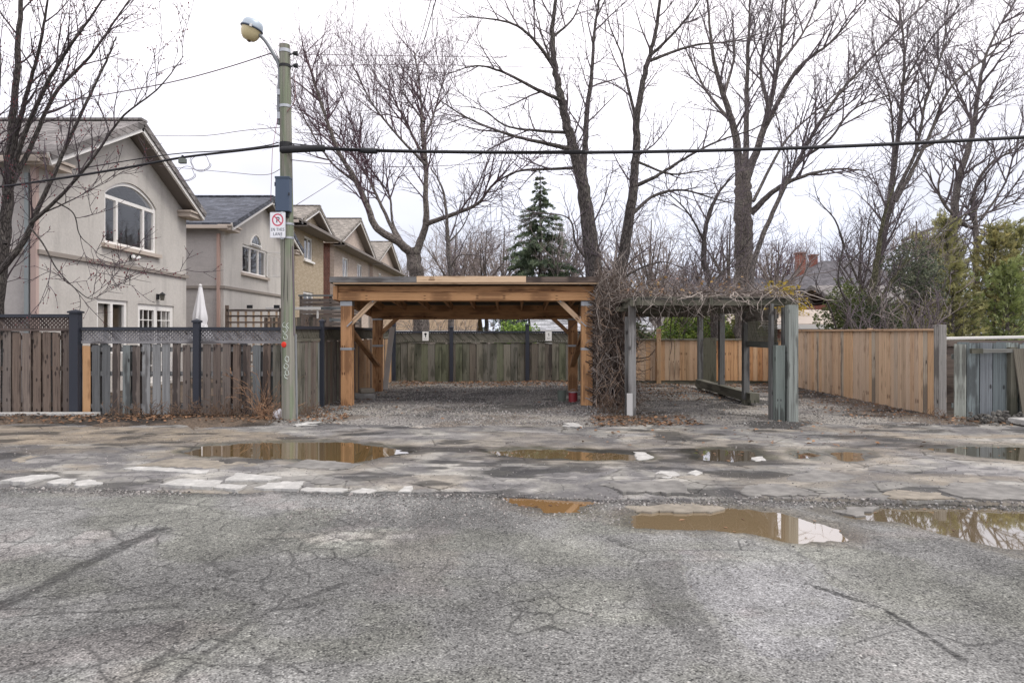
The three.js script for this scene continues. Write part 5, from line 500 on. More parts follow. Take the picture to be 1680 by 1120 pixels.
tree('bare_tree', 'grey multi stemmed bare tree rising behind the carport roof', 'tree', P(682, 640, 24), [
  { d: 24, r0: 0.34, r1: 0.3, flare: 0.3, m: mBarkPale, bare: true, p: [[690, 630], [692, 560], [686, 500], [682, 450], [678, 408]] },
  { d: 24, r0: 0.22, r1: 0.05, m: mBarkPale, p: [[680, 420], [652, 396, -0.3], [618, 374, -0.5], [599, 330, -0.6], [584, 296, -0.7], [556, 250, -0.9], [530, 180, -1.1], [508, 110, -1.2], [498, 80, -1.2]] },
  { d: 24, r0: 0.19, r1: 0.04, m: mBarkPale, p: [[682, 416], [698, 368], [698, 320], [699, 268, 0.1], [692, 215, 0.2], [690, 160, 0.3], [680, 85, 0.5]] },
  { d: 24, r0: 0.13, r1: 0.02, m: mBarkPale, p: [[696, 368], [742, 352, -0.4], [785, 333, -0.8], [808, 304, -1.0], [850, 280, -1.3], [905, 276, -1.6]] },
  { d: 24, r0: 0.12, r1: 0.025, m: mBarkPale, p: [[655, 398], [642, 372, 0.4], [622, 330, 0.7], [600, 285, 0.9], [560, 230, 1.2], [500, 160, 1.5]] },
  { d: 24, r0: 0.08, r1: 0.02, p: [[660, 398], [644, 365, 0.6], [638, 320, 1], [604, 270, 1.3], [570, 180, 1.5], [545, 120, 1.6]] },
  { d: 24, r0: 0.08, r1: 0.015, p: [[698, 270], [652, 222, -0.4], [612, 172, -0.8], [580, 110, -1], [566, 85, -1]] }, { d: 24, r0: 0.08, r1: 0.015, p: [[697, 262], [668, 205, 0.3], [640, 150, 0.7], [622, 105, 0.9]] },
  { d: 24, r0: 0.07, r1: 0.015, p: [[692, 240], [712, 185, 0.5], [728, 130, 0.9], [742, 90, 1.1]] }, { d: 24, r0: 0.06, r1: 0.012, p: [[696, 200], [660, 150, 1], [640, 115, 1.2]] },
  { d: 24, r0: 0.06, r1: 0.012, p: [[585, 300], [545, 268], [505, 205], [486, 160], [478, 120]] }], { seed: 102, dens: [3.6, 3.6, 3.8], len: [2.2, 1.0, 0.5], thick: 1.12, rs: 0.85, bark: mBark, twig: mTwigRed, lift: 0.09, wob: 0.3 });
tree('bare_tree', 'slim bare tree right of the grey multi stemmed one', 'tree', P(735, 640, 22.8), [
  { d: 22.8, r0: 0.17, r1: 0.05, p: [[738, 630], [740, 520], [739, 450], [735, 400], [732, 350], [724, 305], [706, 275]], m: mBark }, { d: 22.8, r0: 0.05, r1: 0.012, p: [[738, 440], [752, 420, -0.3], [775, 418, -0.5], [800, 425, -0.7]] }, { d: 22.8, r0: 0.05, r1: 0.01, p: [[734, 400], [760, 370], [785, 300], [800, 260]] }], { seed: 103, dens: [2.6, 3.4, 3.4], len: [1.7, 0.85, 0.42], thick: 1.2, bark: mBark, twig: mTwig });
tree('bare_tree', 'tall bare tree with two vine wrapped trunks beside the carport', 'tree', P(1000, 664, 15), [
  { d: 15, r0: 0.24, r1: 0.06, flare: 0.5, m: mBarkWet, p: [[1005, 672], [992, 560], [978, 470], [970, 400], [960, 330], [953, 285], [940, 240], [928, 195], [918, 150], [908, 95], [906, 40], [914, -20]] },
  { d: 15, r0: 0.22, r1: 0.055, m: mBarkWet, p: [[1010, 672, 0.1], [1004, 560, 0.1], [1012, 470, 0.1], [1026, 400, 0.1], [1037, 330], [1043, 260], [1046, 190], [1060, 115], [1074, 60], [1084, -20]] },
  { d: 15, r0: 0.1, r1: 0.04, m: mBarkWet, p: [[956, 290], [960, 240, 0.2], [963, 180, 0.3], [970, 130, 0.4], [975, 60, 0.5], [986, -20, 0.6]] },
  { d: 15, r0: 0.055, r1: 0.015, p: [[910, 112], [882, 72, -0.3], [848, 42, -0.5], [800, 30, -0.7], [742, 28, -0.9]] }, { d: 15, r0: 0.06, r1: 0.014, p: [[930, 168], [880, 146, -0.3], [820, 116, -0.7], [780, 108, -0.9], [722, 126, -1.2]] }, { d: 15, r0: 0.05, r1: 0.01, p: [[938, 218], [880, 214, 0.3], [830, 206, 0.5], [790, 180, 0.7], [740, 172, 0.9]] }, { d: 15, r0: 0.075, r1: 0.014, p: [[948, 248], [900, 236, -0.3], [840, 222, -0.6], [765, 192, -1], [700, 150, -1.4]] }, { d: 15, r0: 0.05, r1: 0.01, p: [[950, 275], [890, 278, 0.3], [840, 285, 0.5], [800, 330, 0.8]] },
  { d: 15, r0: 0.05, r1: 0.012, p: [[1046, 205], [1030, 140, 0.3], [1020, 90, 0.5], [1000, 40, 0.7], [990, -20, 0.8]] }, { d: 15, r0: 0.05, r1: 0.012, p: [[1066, 92], [1100, 60, -0.2], [1140, 12, -0.5], [1160, -20, -0.6]] }, { d: 15, r0: 0.045, r1: 0.012, p: [[1064, 100], [1140, 74, 0.3], [1210, 66, 0.6], [1290, 40, 0.9]] },
  { d: 15, r0: 0.06, r1: 0.012, p: [[1042, 305], [1075, 290, -0.2], [1110, 268, -0.3], [1170, 235, -0.5], [1250, 205, -0.8], [1300, 165, -1]] }, { d: 15, r0: 0.055, r1: 0.012, p: [[1038, 350], [1075, 320, 0.3], [1120, 312, 0.5], [1180, 328, 0.7], [1225, 338, 0.8]] }, { d: 15, r0: 0.04, r1: 0.01, p: [[1046, 265], [1100, 285, 0.2], [1150, 280, 0.4], [1210, 268, 0.6]] },
  { d: 15, r0: 0.04, r1: 0.01, p: [[975, 440], [945, 400, -0.2], [935, 360, -0.3], [900, 350, -0.4], [850, 355, -0.5]] }, { d: 15, r0: 0.04, r1: 0.01, p: [[1016, 460], [1050, 440, -0.2], [1090, 430, -0.3], [1140, 450, -0.4]] }, { d: 15, r0: 0.04, r1: 0.01, p: [[915, 130], [890, 60, 0.3], [870, -20, 0.4]] }, { d: 15, r0: 0.04, r1: 0.012, p: [[908, 60], [940, 30], [960, -20]] }], { seed: 104, dens: [2.8, 3.8, 4], rs: 0.95, len: [1.5, 0.7, 0.34], t0: 0.2, bark: mBarkWet, twig: mTwig, up: 0.1 });
tree('bare_tree', 'thick grey trunk tree forking behind the pergola', 'tree', P(1222, 640, 21.5), [
  { d: 21.5, r0: 0.42, r1: 0.28, flare: 0.2, m: mBarkPale, bare: true, p: [[1226, 640], [1224, 540], [1222, 470], [1221, 400], [1219, 330], [1220, 280]] },
  { d: 21.5, r0: 0.2, r1: 0.05, m: mBark, p: [[1217, 300], [1206, 220, -0.3], [1186, 150, -0.6], [1170, 90, -0.8], [1160, -20, -1]] }, { d: 21.5, r0: 0.15, r1: 0.05, m: mBark, p: [[1222, 295], [1225, 210, 0.4], [1226, 130, 0.6], [1229, 60, 0.7], [1231, -20, 0.8]] },
  { d: 21.5, r0: 0.2, r1: 0.06, m: mBark, p: [[1222, 300], [1244, 240], [1266, 160], [1279, 90], [1292, -20]] }, { d: 21.5, r0: 0.12, r1: 0.03, p: [[1252, 215], [1312, 110, -0.5], [1362, 70, -0.8], [1430, -10, -1]] }, { d: 21.5, r0: 0.14, r1: 0.03, p: [[1232, 350], [1272, 312, -0.4], [1310, 292, -0.8], [1370, 277, -1.2], [1422, 280, -1.4]], m: mBark },
  { d: 20.6, r0: 0.13, r1: 0.03, p: [[1230, 480], [1240, 420], [1272, 340], [1312, 260], [1372, 160], [1420, 105], [1480, 42], [1545, -20]] }, { d: 21.5, r0: 0.09, r1: 0.02, p: [[1262, 180], [1248, 110, 0.6], [1262, 40, 0.9], [1272, -20, 1]] }, { d: 21.5, r0: 0.08, r1: 0.02, p: [[1200, 200], [1160, 150, 0.6], [1130, 90, 1], [1110, 50, 1.1]] }, { d: 21.5, r0: 0.08, r1: 0.02, p: [[1188, 155], [1205, 90, 0.5], [1200, 20, 0.8]] }, { d: 21.5, r0: 0.08, r1: 0.02, p: [[1276, 110], [1320, 50, 0.5], [1350, -20, 0.7]] }, { d: 21, r0: 0.07, r1: 0.015, p: [[1312, 262], [1360, 230, -0.4], [1400, 180, -0.6], [1470, 150, -0.8], [1540, 90, -1]] }, { d: 21, r0: 0.07, r1: 0.015, p: [[1236, 330], [1290, 230, 0.6], [1330, 190, 0.9], [1400, 130, 1.2], [1500, 50, 1.5]] }], { seed: 105, dens: [2.4, 3.2, 3.4], len: [2.3, 1.0, 0.5], thick: 1.12, rs: 0.85, bark: mBark, twig: mTwig, up: 0.2 });
tree('bare_tree', 'dark slim leaning stem left of the thick grey trunk', 'tree', P(1168, 640, 20.8), [{ d: 20.8, r0: 0.2, r1: 0.06, m: mBarkDark, p: [[1176, 630], [1172, 520], [1166, 470], [1154, 415], [1164, 350], [1182, 312], [1204, 285]] }, { d: 20.8, r0: 0.06, r1: 0.015, p: [[1158, 400], [1130, 350, -0.4], [1100, 320, -0.6], [1060, 300, -0.8]] }, { d: 20.8, r0: 0.06, r1: 0.015, p: [[1172, 460], [1200, 430, 0.3], [1240, 380, 0.5]] }], { seed: 106, dens: [2.6, 3.4, 3.4], len: [1.7, 0.85, 0.42], thick: 1.2, bark: mBarkDark, twig: mTwig });
tree('bare_tree', 'pair of thin bare stems fanning up at the right', 'tree', P(1442, 640, 23), [
  { d: 23, r0: 0.25, r1: 0.05, m: mBark, p: [[1424, 640], [1432, 520], [1444, 420], [1458, 340], [1470, 255], [1480, 170], [1484, 80], [1472, -20]] }, { d: 23, r0: 0.14, r1: 0.03, m: mBark, p: [[1452, 370], [1474, 310, -0.3], [1502, 250, -0.5], [1520, 165, -0.7], [1545, 90, -0.8], [1560, -20, -0.9]] }, { d: 22.6, r0: 0.12, r1: 0.03, m: mBark, p: [[1470, 330], [1520, 235], [1562, 142], [1632, 82], [1690, 10]] }, { d: 23, r0: 0.07, r1: 0.02, p: [[1468, 270], [1460, 160, 0.5], [1440, 100, 0.8], [1430, 40, 1]] }, { d: 23, r0: 0.07, r1: 0.015, p: [[1502, 250], [1560, 220, 0.3], [1640, 160, 0.6], [1700, 120, 0.8]] }, { d: 23, r0: 0.06, r1: 0.015, p: [[1520, 165], [1560, 60, 0.4], [1600, 20, 0.6]] }, { d: 23, r0: 0.06, r1: 0.015, p: [[1482, 140], [1530, 60, -0.4], [1580, 10, -0.6]] }], { seed: 107, dens: [2.4, 3.2, 3.2], len: [2.2, 1.0, 0.5], thick: 1.3, bark: mBark, twig: mTwig, up: 0.2 });
tree('bare_tree', 'crooked teal grey bare stems at the far right behind the hedge', 'tree', P(1592, 620, 31), [
  { d: 31, r0: 0.372, r1: 0.062, m: mBark, p: [[1570, 610], [1566, 480], [1564, 390], [1572, 300], [1596, 220], [1606, 150], [1622, 80], [1680, -20]] }, { d: 31, r0: 0.264, r1: 0.046, m: mBark, p: [[1604, 610], [1602, 470], [1602, 380], [1598, 320], [1622, 272], [1662, 245], [1720, 190]] }, { d: 31, r0: 0.139, r1: 0.031, p: [[1588, 372], [1548, 332, -0.3], [1540, 300, -0.4], [1562, 250, -0.5]] }, { d: 31, r0: 0.124, r1: 0.031, p: [[1480, 395], [1540, 372], [1600, 358], [1660, 330], [1720, 320]] }, { d: 31, r0: 0.078, r1: 0.023, p: [[1600, 210], [1560, 120, 0.4], [1540, 80, 0.5]] }, { d: 31, r0: 0.093, r1: 0.023, p: [[1610, 360], [1650, 300, 0.3], [1665, 250, 0.4], [1690, 210, 0.5]] }], { seed: 108, dens: [1.7, 2.1, 2.2], len: [2.9, 1.35, 0.65], thick: 1.7, bark: mBark, twig: mTwig, up: 0.15 });
tree('bare_shrub', 'dark crooked shrub stems in front of the distant brick house', 'shrub', P(1384, 560, 19.2), [{ d: 19.2, r0: 0.07, r1: 0.02, p: [[1384, 560], [1392, 505], [1376, 462], [1386, 402], [1402, 372]] }, { d: 19.2, r0: 0.06, r1: 0.015, p: [[1380, 545], [1402, 510], [1440, 470], [1490, 432], [1562, 388]] }, { d: 19.2, r0: 0.05, r1: 0.015, p: [[1378, 560], [1360, 500], [1340, 470], [1350, 430]] }, { d: 19.2, r0: 0.05, r1: 0.012, p: [[1386, 405], [1370, 360], [1345, 330], [1335, 300]] }, { d: 19.2, r0: 0.05, r1: 0.012, p: [[1386, 440], [1420, 400], [1430, 350], [1462, 330]] }, { d: 18.8, r0: 0.05, r1: 0.012, p: [[1400, 550], [1450, 500], [1500, 470], [1530, 462]] }, { d: 18.8, r0: 0.045, r1: 0.012, p: [[1420, 550], [1470, 510], [1520, 494]] }], { seed: 109, dens: [2.6, 3, 3], len: [0.9, 0.45, 0.25], bark: mBarkDark, twig: mTwigDark, up: 0.2 });
tree('bare_tree', 'mossy green trunked bare tree behind the right cedar fence', 'tree', P(1430, 600, 20.5), [{ d: 20.5, r0: 0.2, r1: 0.05, m: mBarkMoss, p: [[1420, 600], [1428, 500], [1440, 420], [1452, 350], [1470, 300]] }, { d: 20.5, r0: 0.09, r1: 0.02, m: mBarkMoss, p: [[1430, 520], [1470, 450], [1520, 400], [1570, 360], [1640, 330]] }, { d: 20.2, r0: 0.08, r1: 0.02, m: mBarkMoss, p: [[1426, 540], [1460, 470], [1490, 420], [1500, 370]] }], { seed: 110, dens: [2.6, 3, 3], len: [1.1, 0.55, 0.3], bark: mBarkMoss, twig: mTwig });
// far bare trees that make the grey haze of twigs
function farTree(label, px, d, h, w, seed, twig = mTwigPale, name = 'bare_tree') { const b = V((px - CX) * d / F, 0, -d), r = rnd(seed), t = thing(name, label, name === 'bare_tree' ? 'tree' : 'shrub', [b.x, 0, b.z]), tk = new Tubes(), tw = new Tubes(); const n = name === 'bare_tree' ? (d < 34 && twig === mTwig ? 8 : 11) : 12, top = name === 'bare_tree' ? 0.3 : 0.06; if (name === 'bare_tree') tk.add([V(0, -0.1, 0), V(0.1, h * top, 0), V(0, h * 0.6, 0.1), V(0.1, h * 0.95, 0)], h * 0.02, 0.02, 8); for (let k = 0; k < n; k++) { const a = k / n * 6.28 + r(), y = h * (top + 0.3 * r() * (name === 'bare_tree' ? 1 : 0.1)), L = (h - y) * (0.6 + 0.4 * r()), c = child(V(0, y, 0), V(Math.cos(a) * w, 1, Math.sin(a) * w).normalize(), L, 7, 0.22, 0.06, r); tk.add(c, h * 0.008 + 0.008, 0.006, 5); grow(tw, c, h * 0.008, 0.006, 0, { dens: [2.4, 17 / h, 18 / h], len: [h * 0.24, h * 0.11, h * 0.055], up: 0.15, lift: 0.05, t0: 0.15, thick: d > 40 ? 1.7 : 1.3 }, r); } part('trunk', tk.geo(), mBark, t); part('crown', tw.geo(), twig, t).userData.kind = 'stuff'; return t; }
for (const [lab, px, d, h, w, sd, m] of [['far twiggy tree just left of the conifer', 825, 36, 7.6, 0.8, 221, mTwigPale], ['far grey tree between grey multi stemmed tree and conifer', 770, 44, 8.6, 0.8, 222, mTwig], ['far grey tree right of the conifer', 920, 40, 8.4, 0.8, 223, mTwig], ['far hazy tree behind the twin trunks', 1010, 44, 9, 0.8, 224, mTwigPale], ['far hazy tree left of the thick grey trunk', 1150, 46, 8, 0.8, 225, mTwig], ['far hazy tree right of the thick grey trunk', 1265, 52, 9.4, 0.8, 226, mTwigRed], ['far hazy tree above the distant chimneys', 1345, 64, 10.5, 0.8, 227, mTwigRed], ['far hazy tree above the distant brick roof', 1410, 58, 10, 0.8, 228, mTwig], ['far hazy tree behind the farthest house of the row', 668, 75, 11, 0.8, 229, mTwigPale], ['far hazy tree behind the hedge middle', 1560, 38, 8, 0.8, 230, mTwig], ['mid distance bare tree behind the pergola left end', 1065, 28, 6.6, 0.7, 231, mTwigPale], ['mid distance bare tree between slim leaning stem and thick trunk', 1195, 29, 7.0, 0.7, 232, mTwig], ['mid distance bare tree right of the thick trunk', 1275, 33, 6.4, 0.7, 233, mTwigPale], ['mid distance bare tree above the distant brick house', 1410, 33, 7.6, 0.6, 234, mTwig], ['mid distance pale tree left of the conifer', 745, 33, 7, 0.7, 235, mTwigPale], ['mid distance pale tree close right of the conifer', 915, 30, 6.6, 0.6, 236, mTwigPale]]) farTree(lab, px, d, h, w, sd, m);
farTree('pale twiggy bare tree left of the dark conifer', 795, 31, 6.6, 0.7, 201); farTree('pale twiggy bare tree right behind the dark conifer', 945, 33, 7.2, 0.7, 202); farTree('far bare tree in the gap right of the carport', 1080, 34, 5.6, 0.8, 203); farTree('far bare tree left of the distant chimneys', 1310, 60, 9, 0.7, 204, mTwigRed); farTree('far pinkish bare tree between trunks', 1120, 55, 8, 0.8, 205, mTwigRed); farTree('small far bare tree behind the tan garage roof', 760, 40, 7, 0.8, 206);
farTree('leafless grey shrub behind the middle of the dark fence', 800, 23.4, 2.5, 0.8, 211, mTwigPale, 'bare_shrub'); farTree('leafless grey shrub behind the dark fence at its left', 720, 25.5, 2.7, 0.8, 212, mTwigPale, 'bare_shrub'); farTree('tangled leafless shrub behind the right cedar fence', 1470, 17.5, 3.2, 0.7, 213, mTwig, 'bare_shrub'); farTree('grey leafless shrub in front of the evergreen hedge', 1488, 18.5, 3.2, 0.5, 214, mTwigPale, 'bare_shrub'); farTree('leafless shrub behind the low cedar fence', 1060, 22, 2.6, 0.8, 215, mTwigPale, 'bare_shrub');
farTree('grey leafless shrub behind the pergola roof', 1130, 23.5, 3.1, 0.9, 216, mTwig, 'bare_shrub'); farTree('hazy leafless tree behind the pair of thin stems', 1500, 26, 6.2, 0.7, 217, mTwigPale);

// ---------------------------------------------------------------- evergreens and leafy shrubs
const sprayG = (() => { const p = [], n = 9; for (let k = 0; k < n; k++) { const t = k / (n - 1), y = t * 0.9, s = k % 2 ? 1 : -1, L = 0.42 * (1 - 0.5 * t), a = [0, y, 0], b = [s * L, y + L * 0.7, (k % 3 - 1) * 0.12], c = [s * L * 0.5, y + L * 0.1, 0.05], e = [s * L * 0.35, y + L * 0.75, 0]; p.push(...a, ...c, ...b, ...a, ...b, ...e); } p.push(-0.04, 0, 0, 0.04, 0, 0, 0, 1.15, 0); const g = new THREE.BufferGeometry(); g.setAttribute('position', new THREE.Float32BufferAttribute(p, 3)); g.computeVertexNormals(); g.setAttribute('uv', new THREE.Float32BufferAttribute(new Array(p.length / 3 * 2).fill(0.5), 2)); return g; })();
const leafG = (() => { const p = []; const r = rnd(8); for (let k = 0; k < 7; k++) { const a = r() * 6.28, e = r() * 2 - 0.6, d = V(Math.cos(a) * Math.cos(e), Math.sin(e), Math.sin(a) * Math.cos(e)), s = V(r() - 0.5, r() - 0.5, r() - 0.5).cross(d).normalize().multiplyScalar(0.28), o = d.clone().multiplyScalar(0.25), m = d.clone().multiplyScalar(0.65), t = d.clone(); p.push(o.x, o.y, o.z, m.x + s.x, m.y + s.y, m.z + s.z, t.x, t.y, t.z, o.x, o.y, o.z, t.x, t.y, t.z, m.x - s.x, m.y - s.y, m.z - s.z); } const g = new THREE.BufferGeometry(); g.setAttribute('position', new THREE.Float32BufferAttribute(p, 3)); g.computeVertexNormals(); g.setAttribute('uv', new THREE.Float32BufferAttribute(new Array(p.length / 3 * 2).fill(0.5), 2)); return g; })();
const mLeaf = new THREE.MeshPhysicalMaterial({ color: 0xffffff, roughness: 1, transmission: 0.35, thickness: 0, side: THREE.DoubleSide });
function foliage(parent, geo, list, c0, c1, seed) { const o = new THREE.InstancedMesh(geo, mLeaf, list.length), M = M4(), q = new THREE.Quaternion(), c = new THREE.Color(); list.forEach((t, i) => { q.setFromUnitVectors(UP, t[1]); const tw = new THREE.Quaternion().setFromAxisAngle(UP, hsh(i, seed) * 6.28); M.compose(t[0], q.multiply(tw), V(t[2], t[2], t[2])); o.setMatrixAt(i, M); const k = hsh(i, seed + 4), b = 0.65 + 0.7 * hsh(i, seed + 9); o.setColorAt(i, c.setRGB(lerp(c0[0], c1[0], k) * b, lerp(c0[1], c1[1], k) * b, lerp(c0[2], c1[2], k) * b)); }); o.name = 'foliage'; o.castShadow = o.receiveShadow = true; o.userData.kind = 'stuff'; parent.add(o); return o; }
// upright cedar: boughs from a stem, sprays along each bough
function cedar(label, x, d, h, w, seed, c0, c1, sp = 0.26, y0 = 0.25, name = 'cedar_tree') { const r = rnd(seed), t = thing(name, label, 'evergreen tree', [x, 0, -d]), tb = new Tubes(), L = []; tb.add([V(0, -0.1, 0), V(0.05, h * 0.5, 0), V(0, h * 0.95, 0)], 0.05 + h * 0.012, 0.012, 8); const n = Math.round(h * 30);
  for (let k = 0; k < n; k++) { const f = r(), y = h * (y0 * 0.5 + (1 - y0 * 0.5) * f), a = r() * 6.28, R = w * (0.45 + 0.85 * vn(a * 1.3 + seed, y * 1.3)) * Math.pow(1 - f * 0.92, 0.55), c = child(V(0, y, 0), V(Math.cos(a), 0.35 + r() * 0.5, Math.sin(a)).normalize(), R * (0.75 + 0.4 * r()), 5, 0.3, 0.05, r); tb.add(c, 0.02, 0.006, 3); for (let s = 1; s <= 5; s++) for (let e = 0; e < 3; e++) { if (r() < 0.3) continue; const p = c[s].clone().add(V((r() - 0.5) * 0.24, (r() - 0.5) * 0.24, (r() - 0.5) * 0.24)); L.push([p, V(Math.cos(a) * 0.7 + (r() - 0.5), 0.55 + (r() - 0.5) * 1.2, Math.sin(a) * 0.7 + (r() - 0.5)).normalize(), sp * (0.6 + 0.7 * r())]); } }
  part('trunk', tb.geo(), mBark, t); foliage(t, sprayG, L, c0, c1, seed); return t; }
const O0 = [0.2, 0.21, 0.09], O1 = [0.46, 0.44, 0.19];
[['olive evergreen at the left end of the right hedge', 16.3, 27, 5.3, 1.5], ['tallest olive evergreen of the right hedge, second from its left end', 17.6, 27.6, 6.1, 1.8], ['yellowish evergreen third from the left in the right hedge', 18.9, 26.8, 5.6, 1.7], ['evergreen near the right edge, fourth in the hedge', 20.1, 27.4, 5.9, 1.8], ['evergreen cut by the right picture edge, last in the hedge', 21.4, 27, 5.8, 1.8], ['low olive evergreen in front of the hedge above the grey corner post', 15.8, 24.5, 3.9, 1.5], ['low green evergreen in front of the hedge right of the grey corner post', 17.6, 24.3, 4.0, 1.6]].forEach(([lab, x, d, h, w], k) => cedar(lab, x, d, h, w, 301 + k, k === 6 ? [0.16, 0.21, 0.07] : O0, k === 2 ? [0.5, 0.44, 0.18] : k === 6 ? [0.36, 0.41, 0.15] : O1, 0.2));
// conifer behind the carport
{ const h = 8.7, p = P(886, 545, 30), t = thing('conifer', 'tall dark green conifer behind the carport roof', 'conifer', [p.x, 0, -30]), r = rnd(310), tb = new Tubes(), L = []; tb.add([V(0, 0, 0), V(0.03, h * 0.5, 0), V(0, h, 0)], 0.16, 0.015, 8); for (let y = 1.2; y < h - 0.1; y += 0.19) { const f = y / h, n = 4 + Math.floor(r() * 5); for (let k = 0; k < n; k++) { const a = r() * 6.28, R = 3.5 * Math.pow(1 - f, 0.95) * (0.35 + 0.75 * r()) + 0.03; const c = child(V(0, y, 0), V(Math.cos(a), 0.12, Math.sin(a)).normalize(), R, 6, 0.18, -0.09, r); tb.add(c, 0.02, 0.004, 3); for (let s = 2; s <= 6; s++) for (let e = 0; e < 3; e++) L.push([c[s].clone().add(V((r() - 0.5) * 0.12, (r() - 0.5) * 0.1, (r() - 0.5) * 0.12)), V(Math.cos(a + (r() - 0.5) * 2), -0.25 + (r() - 0.5) * 0.7, Math.sin(a + (r() - 0.5) * 2)).normalize(), 0.32 * (0.3 + 0.7 * Math.min(1, (1 - f) * 2.2)) * (0.6 + 0.6 * r())]); } } L.push([V(0, h - 0.1, 0), V(0, 1, 0), 0.3]); part('trunk', tb.geo(), mBarkDark, t); foliage(t, sprayG, L, [0.04, 0.075, 0.04], [0.17, 0.22, 0.12], 310); }
function shrub(label, x, d, y0, rx, ry, n, c0, c1, seed, size = 0.09) { const r = rnd(seed), t = thing('leafy_shrub', label, 'shrub', [x, 0, -d]), tb = new Tubes(), L = []; for (let k = 0; k < 16; k++) { const a = r() * 6.28; const c = child(V((r() - 0.5) * 0.3, 0, (r() - 0.5) * 0.3), V(Math.cos(a) * rx / (y0 + ry), 1, Math.sin(a) * rx / (y0 + ry)).normalize(), (y0 + ry) * (0.6 + 0.4 * r()), 6, 0.25, 0.02, r); tb.add(c, 0.018, 0.004, 4); } for (let k = 0; k < n; k++) { const a = r() * 6.28, e = Math.acos(2 * r() - 1), R = Math.pow(r(), 0.4) * (0.65 + 0.6 * vn(a * 1.5 + seed, e * 2.5)); L.push([V(Math.cos(a) * Math.sin(e) * R * rx, y0 + Math.cos(e) * R * ry, Math.sin(a) * Math.sin(e) * R * rx), V(r() - 0.5, r() - 0.2, r() - 0.5).normalize(), size * (0.6 + 0.8 * r())]); } part('stem', tb.geo(), mBark, t); foliage(t, leafG, L, c0, c1, seed); return t; }
const Gn0 = [0.05, 0.1, 0.02], Gn1 = [0.22, 0.3, 0.06];
shrub('bright green shrub seen under the pergola roof', 5.9, 22.3, 1.55, 1.3, 0.95, 2200, [0.06, 0.14, 0.02], [0.34, 0.42, 0.08], 401); shrub('yellow green shrub beside the bright green one under the pergola', 7.6, 22.5, 1.5, 0.9, 0.8, 900, [0.12, 0.14, 0.04], [0.34, 0.36, 0.1], 402); shrub('small bright green shrub behind the dark fence', 0.1, 22.6, 1.5, 0.75, 0.55, 700, [0.08, 0.18, 0.02], [0.36, 0.5, 0.1], 403); shrub('yellow flowering shrub right of the thick grey trunk', 10.6, 27, 2.6, 1.1, 1.15, 900, [0.3, 0.24, 0.02], [0.62, 0.46, 0.05], 404, 0.08); shrub('ivy green shrub left of the dark crooked stems', 10.6, 21.5, 2.1, 0.95, 1.15, 1300, [0.05, 0.08, 0.02], [0.2, 0.23, 0.07], 405, 0.085); shrub('dull green shrub behind the right cedar fence', 12.0, 22.5, 1.9, 1.0, 1.0, 900, [0.04, 0.06, 0.02], [0.15, 0.18, 0.06], 406, 0.085); shrub('dark green shrub with gaps behind the right cedar fence post', 10.4, 19.5, 1.7, 0.8, 0.9, 700, [0.02, 0.035, 0.015], [0.09, 0.11, 0.04], 407, 0.08); shrub('dusky evergreen bush above the hedge left end', 12.2, 20.6, 3.4, 1.0, 1.0, 800, [0.05, 0.07, 0.045], [0.2, 0.22, 0.14], 408, 0.08); shrub('small dark green bush left of the vine roof', 4.0, 22.8, 1.4, 0.7, 0.6, 600, [0.04, 0.07, 0.03], [0.16, 0.2, 0.07], 409);
// dry weeds in front of the fence
function weed(label, x, d, h, n, spread, seed, m) { const r = rnd(seed), tb = new Tubes(); for (let k = 0; k < n; k++) { const a = r() * 6.28, c = child(V((r() - 0.5) * spread, 0, (r() - 0.5) * 0.25), V(Math.cos(a) * 0.55, 0.8 + r() * 0.4, Math.sin(a) * 0.55).normalize(), h * (0.4 + 0.7 * r()), 6, 0.35, -0.06, r); tb.add(c, 0.0045, 0.0015, 3); if (r() < 0.6) grow(tb, c, 0.004, 0.0015, 1, { dens: [0, 5], len: [0, 0.16], wob: 0.5, lift: -0.04 }, r); } const t = thing('dry_weed', label, 'weed', [x, groundY(x, d), -d]); part('stalk', tb.geo(), m, t).userData.kind = 'stuff'; return t; }
const mStraw = std({ color: col(156, 124, 98) }), mStraw2 = std({ color: col(112, 92, 76) });
weed('tall dry reddish weed against the fence left of the pole', -4.75, 12.95, 1.15, 26, 0.35, 501, mStraw); weed('low dry weed clump left of the tall weed', -5.3, 12.75, 0.45, 60, 0.7, 502, mStraw2); weed('tangled dry weed below the middle of the slatted fence', -6.1, 12.75, 0.36, 60, 0.8, 503, mStraw2); weed('sparse dry weed near the fence post with dark cap', -7.1, 12.8, 0.3, 46, 0.9, 504, mStraw2); weed('dry weed clump right at the pole foot', -4.35, 12.35, 0.4, 50, 0.5, 505, mStraw); weed('dry weed right of the pole in the leaves', -3.75, 12.7, 0.32, 40, 0.6, 506, mStraw2); weed('dry weed at the foot of the cedar fence corner', 7.7, 12.4, 0.2, 26, 0.5, 507, mStraw2); weed('dry stalks below the vine covered trunk', 2.0, 13.3, 0.45, 46, 0.7, 508, mStraw2);
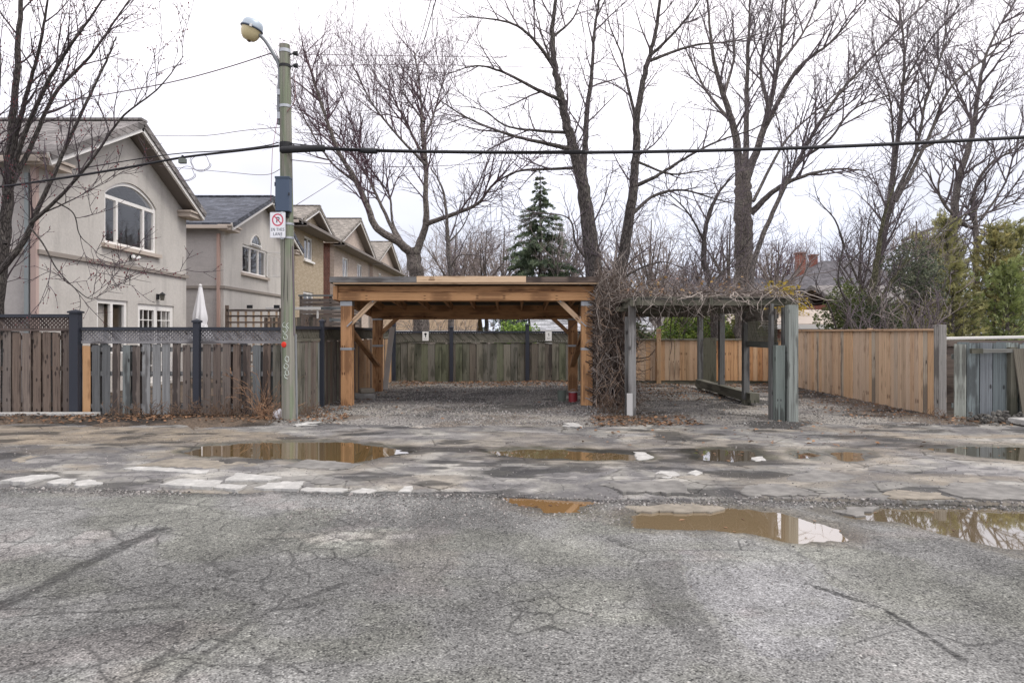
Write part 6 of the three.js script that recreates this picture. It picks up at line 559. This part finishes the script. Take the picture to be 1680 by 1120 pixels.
// rubble at the foot of the teal fence
{ const r = rnd(600); const g = new THREE.DodecahedronGeometry(1, 1), p = g.attributes.position; for (let i = 0; i < p.count; i++) { const k = 0.75 + 0.5 * hsh(Math.round(p.getX(i) * 20), Math.round(p.getY(i) * 20 + p.getZ(i) * 300)); p.setXYZ(i, p.getX(i) * k, p.getY(i) * k * 0.6, p.getZ(i) * k); } g.computeVertexNormals(); const L = []; for (let k = 0; k < 420; k++) { const x = 8.2 + r() * 3.2, e = r() * r(); L.push([x, 0.04 + 0.16 * (1 - e) * r(), -12.35 + e * 0.75, 0.015 + r() * r() * 0.07, r() * 6, r() * 6, r() * 6]); } scatter('rubble', g, std({ roughness: 0.95 }), L, 'dark soil clods and rubble heaped along the teal fence', (i, c) => { const k = 0.05 + 0.13 * hsh(i, 2); return c.setRGB(k * 1.05, k, k * 0.9); });
  const s = thing('concrete_slab', 'pale concrete slab lying before the teal fence at the right edge', 'slab', [9.5, 0.12, -11.75], 0.06); part('slab', box(1.7, 0.1, 0.4, 0, 0, 0, 0.02), mSlab[0], s); part('slab', box(0.6, 0.08, 0.3, 0.9, -0.08, 0.45, 0.02), mSlab[2], s);
  for (const [px, py, lab] of [[940, 704, 'flat pale stone before the carport right post'], [505, 702, 'flat pale stone right of the pole foot']]) { const [x, d] = G(px, py), q = g.clone(); part('flat_stone', q, mSlab[0], scene, [x, groundY(x, d) + 0.01, -d], [0, r() * 3, 0]).scale.set(0.24, 0.07, 0.14); tag(scene.children[scene.children.length - 1], lab, 'stone'); } }

// alike things carry one group
const GROUPS = { bare_tree: 'bare trees behind the fences', bare_shrub: 'leafless shrubs behind the fences', cedar_tree: 'evergreens of the right hedge', leafy_shrub: 'leafy shrubs behind the fences', dry_weed: 'dry weeds along the fences', service_wire: 'thin wires at the pole', notice_sign: 'small white notices on the dark fence', wooden_fence: 'wooden fences round the yards', puddle: 'puddles on the broken lane', garage: 'low garages behind the back fences', house: 'houses behind the fences', vine: 'dead vines', overhead_cable: 'black overhead cables', splice_case: 'splice cases on the cable', wire_coil: 'slack wire coils', leaning_board: 'boards leaning on fences and posts', flat_stone: 'flat pale stones' };
for (const o of scene.children) { const g = GROUPS[o.name.replace(/_\d{3}$/, '')]; if (g && !o.userData.group) o.userData.group = g; }

renderer.render(scene, camera);
